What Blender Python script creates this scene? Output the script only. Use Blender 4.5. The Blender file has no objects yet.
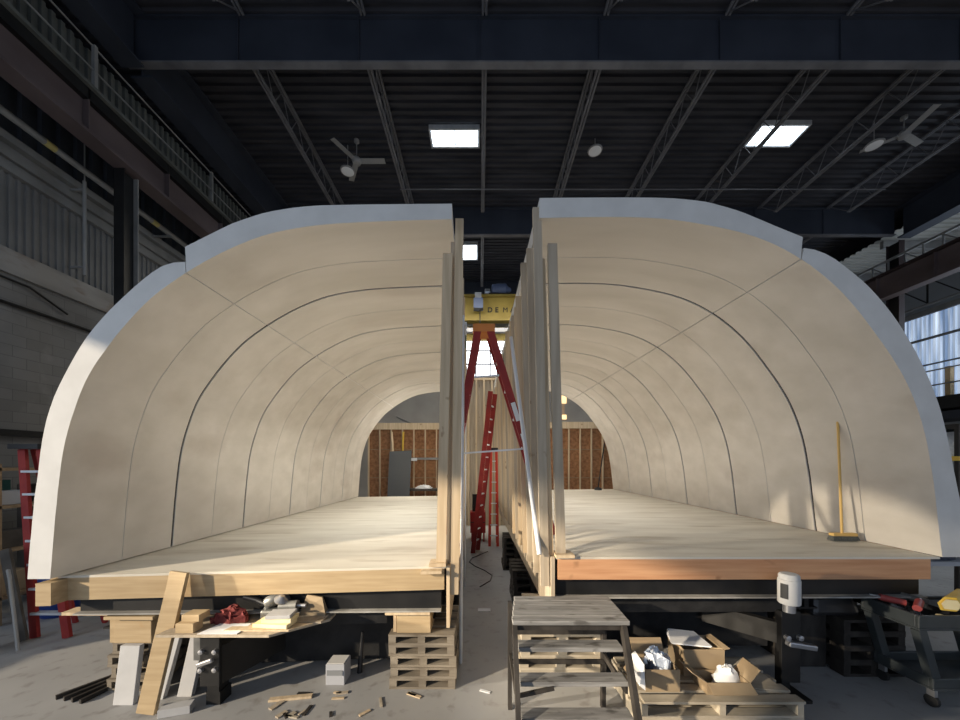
import bpy, bmesh, math, random
from mathutils import Vector, Matrix
C = bpy.context.scene.collection
random.seed(7)
R = math.radians

# ---------------------------------------------------------------- camera, world, lights, exposure
cd = bpy.data.cameras.new('camera'); cam = bpy.data.objects.new('camera', cd); C.objects.link(cam)
cam.location = (0, 0, 2.26); cam.rotation_euler = (R(90), 0, 0)
cd.sensor_fit = 'HORIZONTAL'; cd.sensor_width = 36; cd.lens = 13.2; cd.shift_y = 0.1073
cd.clip_start = 0.05; cd.clip_end = 200
bpy.context.scene.camera = cam

w = bpy.data.worlds.new('world'); bpy.context.scene.world = w; w.use_nodes = True
bg = w.node_tree.nodes['Background']; bg.inputs[0].default_value = (0.62, 0.76, 1.0, 1); bg.inputs[1].default_value = 0.55

def lamp(name, kind, loc, energy, color, aim=None, direction=None, size=None, size_y=None, angle=None):
    l = bpy.data.lights.new(name, kind); l.energy = energy; l.color = color
    o = bpy.data.objects.new(name, l); C.objects.link(o); o.location = loc
    d = Vector(direction) if direction else Vector(aim) - Vector(loc)
    o.rotation_euler = d.to_track_quat('-Z', 'Y').to_euler()
    if abs(d.x) + abs(d.y) < 0.25: o.rotation_euler = (0 if d.z < 0 else math.pi, 0, 0)     # straight down or up: long side along the hall
    if kind == 'AREA':
        l.shape = 'RECTANGLE'; l.size = size; l.size_y = size_y
    if angle is not None: l.angle = angle
    return o
SE = R(18)
lamp('sun', 'SUN', (-20, -12, 12), 5.5, (1.0, 0.84, 0.62), direction=(0.82*math.cos(SE), 0.57*math.cos(SE), -math.sin(SE)), angle=R(1.2))
# daylight of the big open dock door behind the camera, and of the skylights
lamp('dock_door_daylight', 'AREA', (0.5, -7, 3.6), 62, (0.76, 0.87, 1.0), aim=(3.0, 4, 2.2), size=13, size_y=6)
lamp('far_bay_fill', 'AREA', (0.2, 11.9, 8.6), 430, (1.0, 0.90, 0.74), aim=(0.2, 13.6, 1.2), size=9, size_y=1.2)  # unseen lamp added to brighten the partition at the far end
lamp('gap_skylight', 'AREA', (0.1, 7.2, 9.6), 75, (0.62, 0.80, 1.0), aim=(0.1, 7.2, 0), size=1.2, size_y=5)
# unseen lamps added inside the two modules to brighten decks and walls
lamp('module_down_fill', 'AREA', (-1.6, 6.9, 3.1), 66, (1.0, 0.97, 0.88), aim=(-1.7, 6.9, 0), size=1.0, size_y=4.4)
lamp('module_down_fill', 'AREA', (2.2, 7.2, 3.15), 44, (1.0, 0.95, 0.87), aim=(2.2, 7.2, 0), size=1.0, size_y=4.4)
lamp('module_end_fill', 'POINT', (-1.9, 10.2, 2.9), 50, (1.0, 0.96, 0.87), aim=(0, 0, 0)).data.shadow_soft_size = 0.3  # added bare point lamps, lift the far ends of both modules
lamp('module_end_fill', 'POINT', (2.4, 10.6, 3.0), 42, (1.0, 0.95, 0.86), aim=(0, 0, 0)).data.shadow_soft_size = 0.3
low = lamp('sun_patch_spot', 'SPOT', (-8.3, 1.3, 2.3), 4800, (1.0, 0.87, 0.68), aim=(4.6, 4.5, 0.35))  # added spotlight that makes the sun patch on the right wall
low.data.spot_size = R(14); low.data.spot_blend = 0.12; low.data.shadow_soft_size = 0.12
lamp('module_up_fill', 'AREA', (-1.9, 6.0, 1.5), 37, (1.0, 0.95, 0.84), aim=(-1.9, 6.6, 4), size=2.2, size_y=5.2)  # added lamps facing up from the decks, brighten the module ceilings
lamp('module_up_fill', 'AREA', (2.5, 6.6, 1.6), 33, (1.0, 0.94, 0.84), aim=(2.5, 6.8, 4), size=2.2, size_y=5.2)
lamp('side_opening_daylight', 'AREA', (-8.4, -0.6, 3.3), 210, (0.78, 0.88, 1.0), aim=(0, 1.5, 1.5), size=7, size_y=3.8)
lamp('annex_ceiling_fill', 'AREA', (17.3, 13, 5.5), 12, (0.92, 0.96, 1.0), aim=(17.0, 13, 11), size=3, size_y=6)  # added lamp without a fixture, lifts the annex ceiling
lamp('side_bay_daylight', 'AREA', (18.8, 10, 6.8), 260, (0.75, 0.87, 1.0), aim=(10, 9, 3), size=6, size_y=3)

vs = bpy.context.scene.view_settings
bpy.context.scene.display_settings.display_device = 'sRGB'
vs.view_transform = 'Standard'; vs.look = 'None'; vs.gamma = 1; vs.use_curve_mapping = False; vs.exposure = 0.0

# ---------------------------------------------------------------- materials
MATS = {}
def mat(name, col, col2=None, rough=0.7, metal=0.0, scale=(3, 3, 3), detail=5, lo=0.35, hi=0.65, bump=0.0, bscale=None, emit=None, spec=0.3, alpha=None):
    m = bpy.data.materials.new(name); m.use_nodes = True
    nt = m.node_tree; b = nt.nodes['Principled BSDF']
    b.inputs['Roughness'].default_value = rough; b.inputs['Metallic'].default_value = metal
    b.inputs['Specular IOR Level'].default_value = spec
    b.inputs['Base Color'].default_value = (*col, 1)
    if col2 or bump:
        tc = nt.nodes.new('ShaderNodeTexCoord'); mp = nt.nodes.new('ShaderNodeMapping')
        mp.inputs['Scale'].default_value = scale
        nz = nt.nodes.new('ShaderNodeTexNoise'); nz.inputs['Scale'].default_value = 1.0; nz.inputs['Detail'].default_value = detail
        nt.links.new(tc.outputs['Object'], mp.inputs[0]); nt.links.new(mp.outputs[0], nz.inputs['Vector'])
        if col2:
            cr = nt.nodes.new('ShaderNodeValToRGB')
            cr.color_ramp.elements[0].position = lo; cr.color_ramp.elements[0].color = (*col, 1)
            cr.color_ramp.elements[1].position = hi; cr.color_ramp.elements[1].color = (*col2, 1)
            nt.links.new(nz.outputs[0], cr.inputs[0]); nt.links.new(cr.outputs[0], b.inputs['Base Color'])
        if bump:
            bp = nt.nodes.new('ShaderNodeBump'); bp.inputs['Strength'].default_value = bump; bp.inputs['Distance'].default_value = 0.02
            nt.links.new(nz.outputs[0], bp.inputs['Height']); nt.links.new(bp.outputs[0], b.inputs['Normal'])
    if emit:
        b.inputs['Emission Color'].default_value = (*emit[:3], 1); b.inputs['Emission Strength'].default_value = emit[3]
    MATS[name] = m
    return m
def chain_mix(m, scale, col, lo, hi, fac=1.0, detail=6, kind='noise'):
    """lay one more noise-driven colour over a material's base colour"""
    nt = m.node_tree; b = nt.nodes['Principled BSDF']
    tc = nt.nodes.new('ShaderNodeTexCoord'); mp = nt.nodes.new('ShaderNodeMapping'); mp.inputs['Scale'].default_value = scale
    nz = nt.nodes.new('ShaderNodeTexNoise'); nz.inputs['Scale'].default_value = 1; nz.inputs['Detail'].default_value = detail
    nt.links.new(tc.outputs['Object'], mp.inputs[0]); nt.links.new(mp.outputs[0], nz.inputs['Vector'])
    mr = nt.nodes.new('ShaderNodeMapRange'); mr.inputs[1].default_value = lo; mr.inputs[2].default_value = hi; mr.inputs[4].default_value = fac
    nt.links.new(nz.outputs[0], mr.inputs[0])
    mx = nt.nodes.new('ShaderNodeMix'); mx.data_type = 'RGBA'
    nt.links.new(mr.outputs[0], mx.inputs[0])
    src = b.inputs['Base Color'].links
    if src: nt.links.new(src[0].from_socket, mx.inputs[6])
    else: mx.inputs[6].default_value = b.inputs['Base Color'].default_value
    mx.inputs[7].default_value = (*col, 1)
    nt.links.new(mx.outputs[2], b.inputs['Base Color'])
    return m

M = MATS
chain_mix(mat('concrete', (0.295, 0.295, 0.295), (0.38, 0.38, 0.38), rough=0.55, scale=(0.9, 0.9, 1), detail=9, lo=0.3, hi=0.7, spec=0.4),
          (7, 7, 7), (0.17, 0.155, 0.14), 0.56, 0.72, 0.6)
chain_mix(M['concrete'], (0.45, 0.25, 1), (0.40, 0.38, 0.35), 0.55, 0.7, 0.5)
mat('primer', (0.50, 0.46, 0.40), (0.59, 0.545, 0.485), rough=0.95, scale=(0.5, 2.5, 3.5), detail=6, lo=0.3, hi=0.7, spec=0.0)
chain_mix(M['primer'], (0.35, 1.2, 1.6), (0.41, 0.355, 0.30), 0.56, 0.74, 0.55)
mat('foam_white', (0.60, 0.59, 0.57), (0.66, 0.65, 0.63), rough=0.8, scale=(4, 4, 4), spec=0.2)
mat('foam_board', (0.42, 0.42, 0.425), (0.47, 0.47, 0.475), rough=0.8, scale=(5, 5, 5))
mat('lumber', (0.37, 0.27, 0.155), (0.45, 0.34, 0.205), rough=0.7, scale=(2, 12, 25), detail=4, spec=0.25)
chain_mix(M['lumber'], (5, 5, 5), (0.40, 0.25, 0.12), 0.66, 0.74, 0.6, 2)
mat('lumber_red', (0.46, 0.235, 0.125), (0.56, 0.315, 0.175), rough=0.65, scale=(1.5, 12, 25), detail=4, spec=0.25)
chain_mix(M['lumber_red'], (4, 5, 5), (0.22, 0.11, 0.055), 0.66, 0.74, 0.6, 2)
mat('stud', (0.47, 0.36, 0.235), (0.60, 0.48, 0.33), rough=0.75, scale=(20, 20, 1.2), detail=4, spec=0.2)
chain_mix(M['stud'], (9, 9, 5), (0.22, 0.13, 0.07), 0.70, 0.76, 0.8, 2)
mat('stud_grey', (0.36, 0.30, 0.225), (0.46, 0.39, 0.30), rough=0.8, scale=(20, 20, 1.2), detail=4, spec=0.2)
chain_mix(M['stud_grey'], (9, 9, 5), (0.18, 0.12, 0.07), 0.70, 0.76, 0.8, 2)
mat('plywood', (0.54, 0.50, 0.425), (0.66, 0.625, 0.545), rough=0.65, scale=(0.9, 5, 3), detail=7, lo=0.3, hi=0.7, spec=0.3)
chain_mix(M['plywood'], (1.0, 5, 2), (0.37, 0.315, 0.24), 0.54, 0.72, 0.7)
mat('ply_edge', (0.45, 0.34, 0.22), (0.30, 0.21, 0.13), rough=0.8, scale=(2, 2, 60), spec=0.2)
mat('old_pallet', (0.16, 0.135, 0.105), (0.26, 0.225, 0.18), rough=0.85, scale=(3, 12, 12), spec=0.15)
mat('pallet_new', (0.31, 0.27, 0.21), (0.44, 0.39, 0.31), rough=0.8, scale=(3, 10, 10), spec=0.2)
mat('grey_plank', (0.16, 0.158, 0.155), (0.29, 0.285, 0.28), rough=0.8, scale=(3, 30, 30), spec=0.2)
chain_mix(M['grey_plank'], (6, 14, 14), (0.07, 0.065, 0.06), 0.60, 0.7, 0.8)
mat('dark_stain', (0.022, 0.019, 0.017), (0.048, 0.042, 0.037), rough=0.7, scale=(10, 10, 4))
mat('black_steel', (0.006, 0.006, 0.0065), (0.012, 0.0115, 0.0115), rough=0.5, scale=(5, 5, 5), spec=0.4)
mat('flange_grey', (0.25, 0.24, 0.22), (0.36, 0.35, 0.33), rough=0.6, scale=(6, 6, 6))
mat('black_plastic', (0.015, 0.015, 0.017), rough=0.35, spec=0.5)
mat('shade_black', (0.010, 0.010, 0.011), (0.02, 0.02, 0.021), rough=0.6, scale=(6, 6, 6), bump=0.6)  # black for the sheets that stand in for shade under the modules
mat('roof_deck', (0.028, 0.029, 0.036), (0.052, 0.052, 0.062), rough=0.7, scale=(0.6, 3, 1))
mat('girder_blue', (0.026, 0.031, 0.044), (0.038, 0.044, 0.060), rough=0.6, scale=(1, 1, 1))
mat('joist_grey', (0.105, 0.105, 0.115), (0.16, 0.16, 0.172), rough=0.6, scale=(2, 2, 2))
mat('crane_red', (0.085, 0.062, 0.062), (0.13, 0.10, 0.10), rough=0.6, scale=(1, 0.8, 1.5))
mat('dark_red_steel', (0.035, 0.024, 0.024), (0.05, 0.034, 0.034), rough=0.6, scale=(2, 2, 2))
mat('screen_green', (0.09, 0.095, 0.088), (0.13, 0.135, 0.125), rough=0.6, scale=(2, 2, 2))
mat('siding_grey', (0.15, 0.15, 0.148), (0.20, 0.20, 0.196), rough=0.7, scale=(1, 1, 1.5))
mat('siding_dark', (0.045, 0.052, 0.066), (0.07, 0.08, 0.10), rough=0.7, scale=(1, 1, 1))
mat('girt_grey', (0.20, 0.20, 0.195), (0.27, 0.27, 0.265), rough=0.6, scale=(2, 2, 2))
mat('ledge_concrete', (0.22, 0.21, 0.195), (0.32, 0.305, 0.285), rough=0.85, scale=(0.8, 0.8, 2.5), detail=8)
chain_mix(M['ledge_concrete'], (1.5, 1.5, 4), (0.19, 0.13, 0.095), 0.58, 0.7, 0.7)
mat('annex_deck', (0.36, 0.36, 0.33), (0.44, 0.44, 0.41), rough=0.6, scale=(1, 1, 1))
mat('grey_wall', (0.30, 0.285, 0.265), (0.37, 0.355, 0.33), rough=0.8, scale=(0.8, 0.8, 0.8))
mat('pale_wall', (0.34, 0.37, 0.41), (0.40, 0.43, 0.47), rough=0.8, scale=(1, 1, 1))
mat('osb', (0.21, 0.095, 0.042), (0.36, 0.18, 0.085), rough=0.8, scale=(9, 9, 9), detail=8)
mat('skylight', (0.8, 0.9, 1.0), emit=(0.82, 0.93, 1.0, 6.0))
mat('window_glow', (0.9, 0.9, 0.9), emit=(0.95, 0.97, 1.0, 4.0))
mat('amber_glow', (0.9, 0.7, 0.4), emit=(1.0, 0.72, 0.36, 1.3))
mat('amber_pane', (0.40, 0.28, 0.18), (0.5, 0.36, 0.24), rough=0.4, scale=(3, 3, 3), emit=(0.35, 0.22, 0.13, 0.25))
tp = mat('translucent_panel', (0.6, 0.7, 0.85), (0.8, 0.88, 1.0), rough=0.4, scale=(1, 3.2, 0.25))
def glow_from_noise():
    nt = tp.node_tree; b = nt.nodes['Principled BSDF']
    tc = nt.nodes.new('ShaderNodeTexCoord'); mp = nt.nodes.new('ShaderNodeMapping'); mp.inputs['Scale'].default_value = (1, 4.2, 0.22)
    nz = nt.nodes.new('ShaderNodeTexNoise'); nz.inputs['Scale'].default_value = 1; nz.inputs['Detail'].default_value = 3
    cr = nt.nodes.new('ShaderNodeValToRGB')
    cr.color_ramp.elements[0].position = 0.38; cr.color_ramp.elements[0].color = (0.10, 0.16, 0.27, 1)
    cr.color_ramp.elements[1].position = 0.66; cr.color_ramp.elements[1].color = (0.62, 0.72, 0.84, 1)
    nt.links.new(tc.outputs['Object'], mp.inputs[0]); nt.links.new(mp.outputs[0], nz.inputs['Vector'])
    nt.links.new(nz.outputs[0], cr.inputs[0]); nt.links.new(cr.outputs[0], b.inputs['Emission Color'])
    b.inputs['Emission Strength'].default_value = 0.75
glow_from_noise()
mat('fan_white', (0.25, 0.25, 0.25), rough=0.5)
mat('steel', (0.42, 0.42, 0.43), (0.5, 0.5, 0.52), rough=0.35, metal=0.8, scale=(8, 8, 8))
mat('aluminium', (0.55, 0.58, 0.62), (0.66, 0.69, 0.73), rough=0.4, metal=0.3, scale=(8, 8, 3))
mat('pvc_white', (0.68, 0.70, 0.73), rough=0.4)
mat('ladder_red', (0.24, 0.025, 0.025), (0.31, 0.035, 0.03), rough=0.5, scale=(6, 6, 6))
mat('ladder_bright', (0.55, 0.05, 0.03), rough=0.5)
mat('ladder_orange', (0.60, 0.22, 0.06), rough=0.5)
mat('crane_yellow', (0.22, 0.165, 0.035), (0.28, 0.215, 0.05), rough=0.5, scale=(2, 2, 2))
mat('yellow', (0.72, 0.46, 0.06), (0.80, 0.54, 0.10), rough=0.5, scale=(5, 5, 5))
mat('broom_wood', (0.62, 0.40, 0.13), rough=0.5)
mat('bristle', (0.055, 0.06, 0.055), (0.10, 0.105, 0.10), rough=0.9, scale=(80, 80, 4))
mat('motor_blue', (0.10, 0.13, 0.22), rough=0.4)
mat('blue_plastic', (0.02, 0.05, 0.22), rough=0.4)
mat('red_box', (0.35, 0.03, 0.03), rough=0.45)
mat('cardboard', (0.29, 0.215, 0.135), (0.34, 0.26, 0.165), rough=0.8, scale=(4, 4, 4))
mat('cardboard_in', (0.30, 0.21, 0.12), (0.35, 0.25, 0.15), rough=0.8, scale=(4, 4, 4))
mat('paper', (0.72, 0.73, 0.75), rough=0.7)
mat('poly_bag', (0.50, 0.56, 0.66), (0.75, 0.80, 0.88), rough=0.15, scale=(18, 18, 18), bump=0.8, spec=0.6)
mat('dark_cloth', (0.035, 0.04, 0.06), (0.06, 0.065, 0.09), rough=0.9, scale=(20, 20, 20), bump=0.5)
mat('red_cloth', (0.12, 0.02, 0.022), (0.22, 0.05, 0.045), rough=0.9, scale=(16, 16, 16), bump=0.5)
mat('tool_grey', (0.13, 0.13, 0.125), (0.20, 0.20, 0.19), rough=0.45, metal=0.3, scale=(8, 8, 8))
mat('tool_red', (0.33, 0.06, 0.055), rough=0.5)
mat('cart_green', (0.032, 0.038, 0.040), (0.046, 0.053, 0.056), rough=0.45, scale=(4, 4, 4), spec=0.4)
mat('foam_yellow', (0.75, 0.62, 0.33), (0.80, 0.70, 0.45), rough=0.8, scale=(5, 5, 5))
mat('foam_grey', (0.40, 0.41, 0.44), rough=0.8)
mat('panel_grey', (0.10, 0.105, 0.11), rough=0.6)
mat('label_dark', (0.05, 0.05, 0.05), rough=0.5)
mat('label_grey', (0.22, 0.23, 0.24), rough=0.5)
mat('letter_black', (0.02, 0.018, 0.012), rough=0.5)
mat('rubber', (0.02, 0.02, 0.02), rough=0.8)
mat('pipe_grey', (0.24, 0.24, 0.235), (0.3, 0.3, 0.295), rough=0.5, scale=(2, 2, 2))
mat('pipe_yellow', (0.5, 0.42, 0.16), rough=0.5)
mat('dark_clutter', (0.05, 0.045, 0.04), (0.09, 0.08, 0.07), rough=0.8, scale=(4, 4, 4))
mat('shelf_wood', (0.24, 0.165, 0.095), (0.32, 0.23, 0.14), rough=0.8, scale=(4, 10, 10))
mat('teal', (0.03, 0.10, 0.09), rough=0.6)

def block_wall():
    m = mat('block_wall', (0.2, 0.2, 0.2), rough=0.85, spec=0.2); nt = m.node_tree; b = nt.nodes['Principled BSDF']
    g = nt.nodes.new('ShaderNodeNewGeometry'); s = nt.nodes.new('ShaderNodeSeparateXYZ'); c = nt.nodes.new('ShaderNodeCombineXYZ')
    nt.links.new(g.outputs['Position'], s.inputs[0]); nt.links.new(s.outputs[1], c.inputs[0]); nt.links.new(s.outputs[2], c.inputs[1])
    br = nt.nodes.new('ShaderNodeTexBrick'); br.inputs['Scale'].default_value = 1.0
    br.inputs['Brick Width'].default_value = 0.4; br.inputs['Row Height'].default_value = 0.2; br.inputs['Mortar Size'].default_value = 0.006
    br.inputs['Color1'].default_value = (0.19, 0.185, 0.175, 1); br.inputs['Color2'].default_value = (0.225, 0.22, 0.21, 1); br.inputs['Mortar'].default_value = (0.15, 0.145, 0.14, 1)
    nt.links.new(c.outputs[0], br.inputs['Vector']); nt.links.new(br.outputs[0], b.inputs['Base Color'])
    chain_mix(m, (1, 0.6, 0.9), (0.11, 0.105, 0.10), 0.5, 0.7, 0.7)
    chain_mix(m, (1, 1.8, 1.6), (0.29, 0.285, 0.275), 0.6, 0.72, 0.5)
block_wall()

# ---------------------------------------------------------------- builders
ORG = {}
class MB:
    def __init__(s): s.bm = bmesh.new(); s.mi = 0
    def face(s, vs):
        try:
            f = s.bm.faces.new(vs); f.material_index = s.mi; return f
        except ValueError: return None
    def hexa(s, p):     # 8 points: bottom ring of 4, top ring of 4
        v = [s.bm.verts.new(q) for q in p]
        for f in ((3, 2, 1, 0), (4, 5, 6, 7), (0, 1, 5, 4), (1, 2, 6, 5), (2, 3, 7, 6), (3, 0, 4, 7)): s.face([v[i] for i in f])
        return s
    def box(s, x0, x1, y0, y1, z0, z1, rot=None, piv=None):
        p = [Vector(q) for q in ((x0, y0, z0), (x1, y0, z0), (x1, y1, z0), (x0, y1, z0), (x0, y0, z1), (x1, y0, z1), (x1, y1, z1), (x0, y1, z1))]
        if rot is not None:
            c = Vector(piv) if piv else Vector(((x0+x1)/2, (y0+y1)/2, (z0+z1)/2))
            p = [rot @ (q-c) + c for q in p]
        return s.hexa(p)
    def bar(s, p, q, wid, hei, up=(0, 0, 1)):   # rectangular bar from p to q
        p = Vector(p); q = Vector(q); d = (q-p).normalized(); u = Vector(up)
        a = d.cross(u)
        if a.length < 1e-4: a = d.cross(Vector((1, 0, 0)))
        a.normalize(); b = a.cross(d).normalized(); a = a*wid/2; b = b*hei/2
        return s.hexa([p-a-b, p+a-b, q+a-b, q-a-b, p-a+b, p+a+b, q+a+b, q-a+b])
    def tube(s, pts, r, n=10, cap=True, r2=None):
        pts = [Vector(p) for p in pts]; rings = []
        u = None
        for i, p in enumerate(pts):
            d = (pts[min(i+1, len(pts)-1)] - pts[max(i-1, 0)]).normalized()
            if u is None:
                u = d.orthogonal().normalized()
            else:
                u = (u - d*u.dot(d)).normalized()
            v = d.cross(u)
            rr = r if r2 is None else r + (r2-r)*i/max(1, len(pts)-1)
            rings.append([s.bm.verts.new(p + (u*math.cos(2*math.pi*k/n) + v*math.sin(2*math.pi*k/n))*rr) for k in range(n)])
        for A, B in zip(rings, rings[1:]):
            for k in range(n): s.face([A[k], A[(k+1) % n], B[(k+1) % n], B[k]])
        if cap: s.face(rings[0][::-1]); s.face(rings[-1])
        return s
    def lathe(s, prof, c=(0, 0, 0), n=20, axis=None):
        c = Vector(c); rings = []
        rot = Vector((0, 0, 1)).rotation_difference(Vector(axis)).to_matrix() if axis else Matrix.Identity(3)
        for r, z in prof:
            if r < 1e-5: rings.append([s.bm.verts.new(c + rot @ Vector((0, 0, z)))])
            else: rings.append([s.bm.verts.new(c + rot @ Vector((r*math.cos(2*math.pi*k/n), r*math.sin(2*math.pi*k/n), z))) for k in range(n)])
        for A, B in zip(rings, rings[1:]):
            for k in range(n):
                a = [A[k % len(A)], A[(k+1) % len(A)], B[(k+1) % len(B)], B[k % len(B)]]
                a = list(dict.fromkeys(a))
                if len(a) >= 3: s.face(a)
        for E, fl in ((rings[0], True), (rings[-1], False)):
            if len(E) > 2: s.face(E[::-1] if fl else E)
        return s
    def prism(s, poly, off):    # closed planar polygon swept by off
        off = Vector(off); a = [s.bm.verts.new(p) for p in poly]; b = [s.bm.verts.new(Vector(p)+off) for p in poly]
        s.face(a[::-1]); s.face(b); n = len(a)
        for k in range(n): s.face([a[k], a[(k+1) % n], b[(k+1) % n], b[k]])
        return s
    def lump(s, c, rx, ry, rz, seed=0, amp=0.25, n=14, m=9, flat=True):   # crumpled heap resting on z of c
        rnd = random.Random(seed); c = Vector(c); rings = []
        for j in range(m+1):
            t = j/m*math.pi/2 if flat else -math.pi/2 + j/m*math.pi
            rings.append([s.bm.verts.new(c + Vector((rx*math.cos(t)*math.cos(2*math.pi*k/n), ry*math.cos(t)*math.sin(2*math.pi*k/n), rz*math.sin(t)))*(1)
                          + Vector((rx, ry, 0))*0 + (Vector((rnd.uniform(-1, 1)*rx, rnd.uniform(-1, 1)*ry, rnd.uniform(-1, 1)*rz))*amp*0.5 if 0 < j else Vector((0, 0, 0)))) for k in range(n)])
        for A, B in zip(rings, rings[1:]):
            for k in range(n): s.face([A[k], A[(k+1) % n], B[(k+1) % n], B[k]])
        s.face(rings[0][::-1]); s.face(rings[-1])
        return s
    def build(s, name, mats, parent=None, bevel=0.0, smooth=False):
        bm = s.bm
        bmesh.ops.recalc_face_normals(bm, faces=bm.faces[:])
        org = ORG.get(parent.name, Vector((0, 0, 0))) if parent else Vector((0, 0, 0))
        if not parent:
            # origin of a single-mesh thing: middle of its footprint
            xs = [v.co for v in bm.verts]
            org = Vector(((min(p.x for p in xs)+max(p.x for p in xs))/2, (min(p.y for p in xs)+max(p.y for p in xs))/2, min(p.z for p in xs)))
        bmesh.ops.translate(bm, verts=bm.verts[:], vec=-org)
        me = bpy.data.meshes.new(name); bm.to_mesh(me); bm.free()
        for m in (mats if isinstance(mats, (list, tuple)) else [mats]): me.materials.append(M[m])
        o = bpy.data.objects.new(name, me); C.objects.link(o)
        if smooth:
            for p in me.polygons: p.use_smooth = True
            me.set_sharp_from_angle(angle=R(40))
        if parent: o.parent = parent
        else: o.location = org
        ORG[o.name] = org
        if bevel:
            b = o.modifiers.new('bevel', 'BEVEL'); b.width = bevel; b.segments = 2; b.limit_method = 'ANGLE'
        return o
def thing(name, label, cat, loc=(0, 0, 0), group=None):
    o = bpy.data.objects.new(name, None); C.objects.link(o); o.location = loc; o.empty_display_size = 0.1
    ORG[o.name] = Vector(loc); o['label'] = label; o['category'] = cat
    if group: o['group'] = group
    return o
def tag(o, label, cat, group=None, kind=None):
    o['label'] = label; o['category'] = cat
    if group: o['group'] = group
    if kind: o['kind'] = kind
    return o
def struct(o): o['kind'] = 'structure'; return o
def copy_thing(root, delta, label, group=None):
    r = root.copy(); C.objects.link(r); r.location = root.location + Vector(delta); r['label'] = label
    if group: r['group'] = group
    for ch in list(root.children):
        c = ch.copy(); C.objects.link(c); c.parent = r
        for g in list(ch.children):
            d = g.copy(); C.objects.link(d); d.parent = c
    return r
def lerp(a, b, t): return a + (b-a)*t

# ---------------------------------------------------------------- the hall
struct(MB().box(-8.7, 20.3, -8, 17.9, -0.15, 0).build('floor', 'concrete'))

def corrugated(a0, a1, period, depth, b0, b1, plane, base, mb=None):
    """trapezoid ribbed sheet: ribs repeat along the first axis, run along the second. plane 'z': a=y,b=x at height base; 'x': a=y,b=z at x=base; 'y': a=x,b=z"""
    mb = mb or MB(); pts = []; n = int(round((a1-a0)/period)); p = (a1-a0)/n
    for i in range(n):
        s0 = a0+i*p
        pts += [(s0, 0), (s0+0.42*p, 0), (s0+0.5*p, depth), (s0+0.92*p, depth)]
    pts.append((a1, 0))
    def P(a, b, d):
        return {'z': (b, a, base+d), 'x': (base+d, a, b), 'y': (a, base+d, b)}[plane]
    lo = [mb.bm.verts.new(P(a, b0, d)) for a, d in pts]; hi = [mb.bm.verts.new(P(a, b1, d)) for a, d in pts]
    for k in range(len(pts)-1): mb.face([lo[k], lo[k+1], hi[k+1], hi[k]])
    return mb
c = corrugated(-8, 17.75, 0.2, 0.06, -8.6, 14.9, 'z', 11.22)
struct(c.build('ceiling', 'roof_deck'))
c = MB(); c.box(-8.7, 20.3, -8, 17.9, 11.3, 11.45); struct(c.build('ceiling_slab', 'roof_deck'))
struct(corrugated(-8, 17.7, 0.22, 0.05, 14.9, 20.2, 'z', 10.55).build('ceiling_annex', 'annex_deck'))

# left wall: block base with a tall side opening nearer than the frame, siding above
wl = MB(); X0, X1 = -8.8, -8.5
wl.box(X0, X1, 1.9, 17.9, 0, 5.66); wl.box(X0, X1, -8, -4.7, 0, 5.66); wl.box(X0, X1, -4.7, 1.9, 0, 1.3)
struct(wl.build('wall_left', 'block_wall'))
struct(MB().box(-8.85, -8.42, 3.4, 17.7, 5.66, 6.1).build('trim_1', 'ledge_concrete'))
struct(corrugated(3.4, 17.7, 0.12, 0.03, 6.1, 7.5, 'x', -8.52).build('wall_left_siding', 'siding_grey'))
g = MB()
for z0, z1, d in ((7.47, 7.6, .12), (7.72, 7.86, .10), (7.98, 8.12, .16)): g.box(-8.55, -8.52+d, 3.4, 17.7, z0, z1)
g.box(-8.56, -8.5, 3.4, 17.7, 7.47, 8.12)
struct(g.build('trim_2', 'girt_grey'))
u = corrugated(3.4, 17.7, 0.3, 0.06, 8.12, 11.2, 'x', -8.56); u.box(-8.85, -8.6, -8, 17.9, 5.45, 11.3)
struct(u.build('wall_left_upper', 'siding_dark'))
struct(MB().box(-8.7, 20.3, 17.75, 18, 0, 11.3).build('wall_back', 'grey_wall'))
wr = MB(); wr.box(20.0, 20.3, -8, 17.9, 0, 4.9); wr.box(20.0, 20.3, -8, 17.9, 8.9, 11.3)
struct(wr.build('wall_right', 'pale_wall'))
tp_o = corrugated(2, 17.7, 0.16, 0.04, 4.9, 8.9, 'x', 20.0).build('window_2', 'translucent_panel'); struct(tp_o)
r_ = MB()
r_.box(19.9, 19.99, 2, 17.7, 7.75, 7.85); r_.box(19.88, 19.99, 2, 17.7, 8.86, 9.1); r_.box(19.9, 19.99, 2, 17.7, 6.6, 6.66)
r_.build('window_frame', 'girt_grey', tp_o)

# bright gridded window high in the far wall
wx0, wx1, wz0, wz1 = -.95, 1.25, 6.55, 8.55
wo = struct(MB().box(wx0, wx1, 17.70, 17.74, wz0, wz1).build('window_1', 'window_glow'))
f = MB()
for i in range(4):
    x = lerp(wx0, wx1, i/3); f.box(x-.03, x+.03, 17.62, 17.72, wz0, wz1); z = lerp(wz0, wz1, i/3); f.box(wx0, wx1, 17.62, 17.72, z-.03, z+.03)
f.build('window_frame', 'joist_grey', wo)
wo = struct(MB().box(3.85, 4.25, 17.69, 17.74, 4.5, 6.0).build('window_3', 'amber_pane'))
MB().box(4.1, 4.34, 17.66, 17.69, 5.25, 5.75).box(4.0, 4.34, 17.66, 17.69, 4.45, 4.68).build('pane', 'amber_glow', wo)
f = MB(); f.box(3.3, 3.36, 17.6, 17.72, 4.4, 6.2); f.box(3.83, 3.87, 17.6, 17.72, 4.4, 6.1); f.build('window_frame', 'girt_grey', wo)

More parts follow.
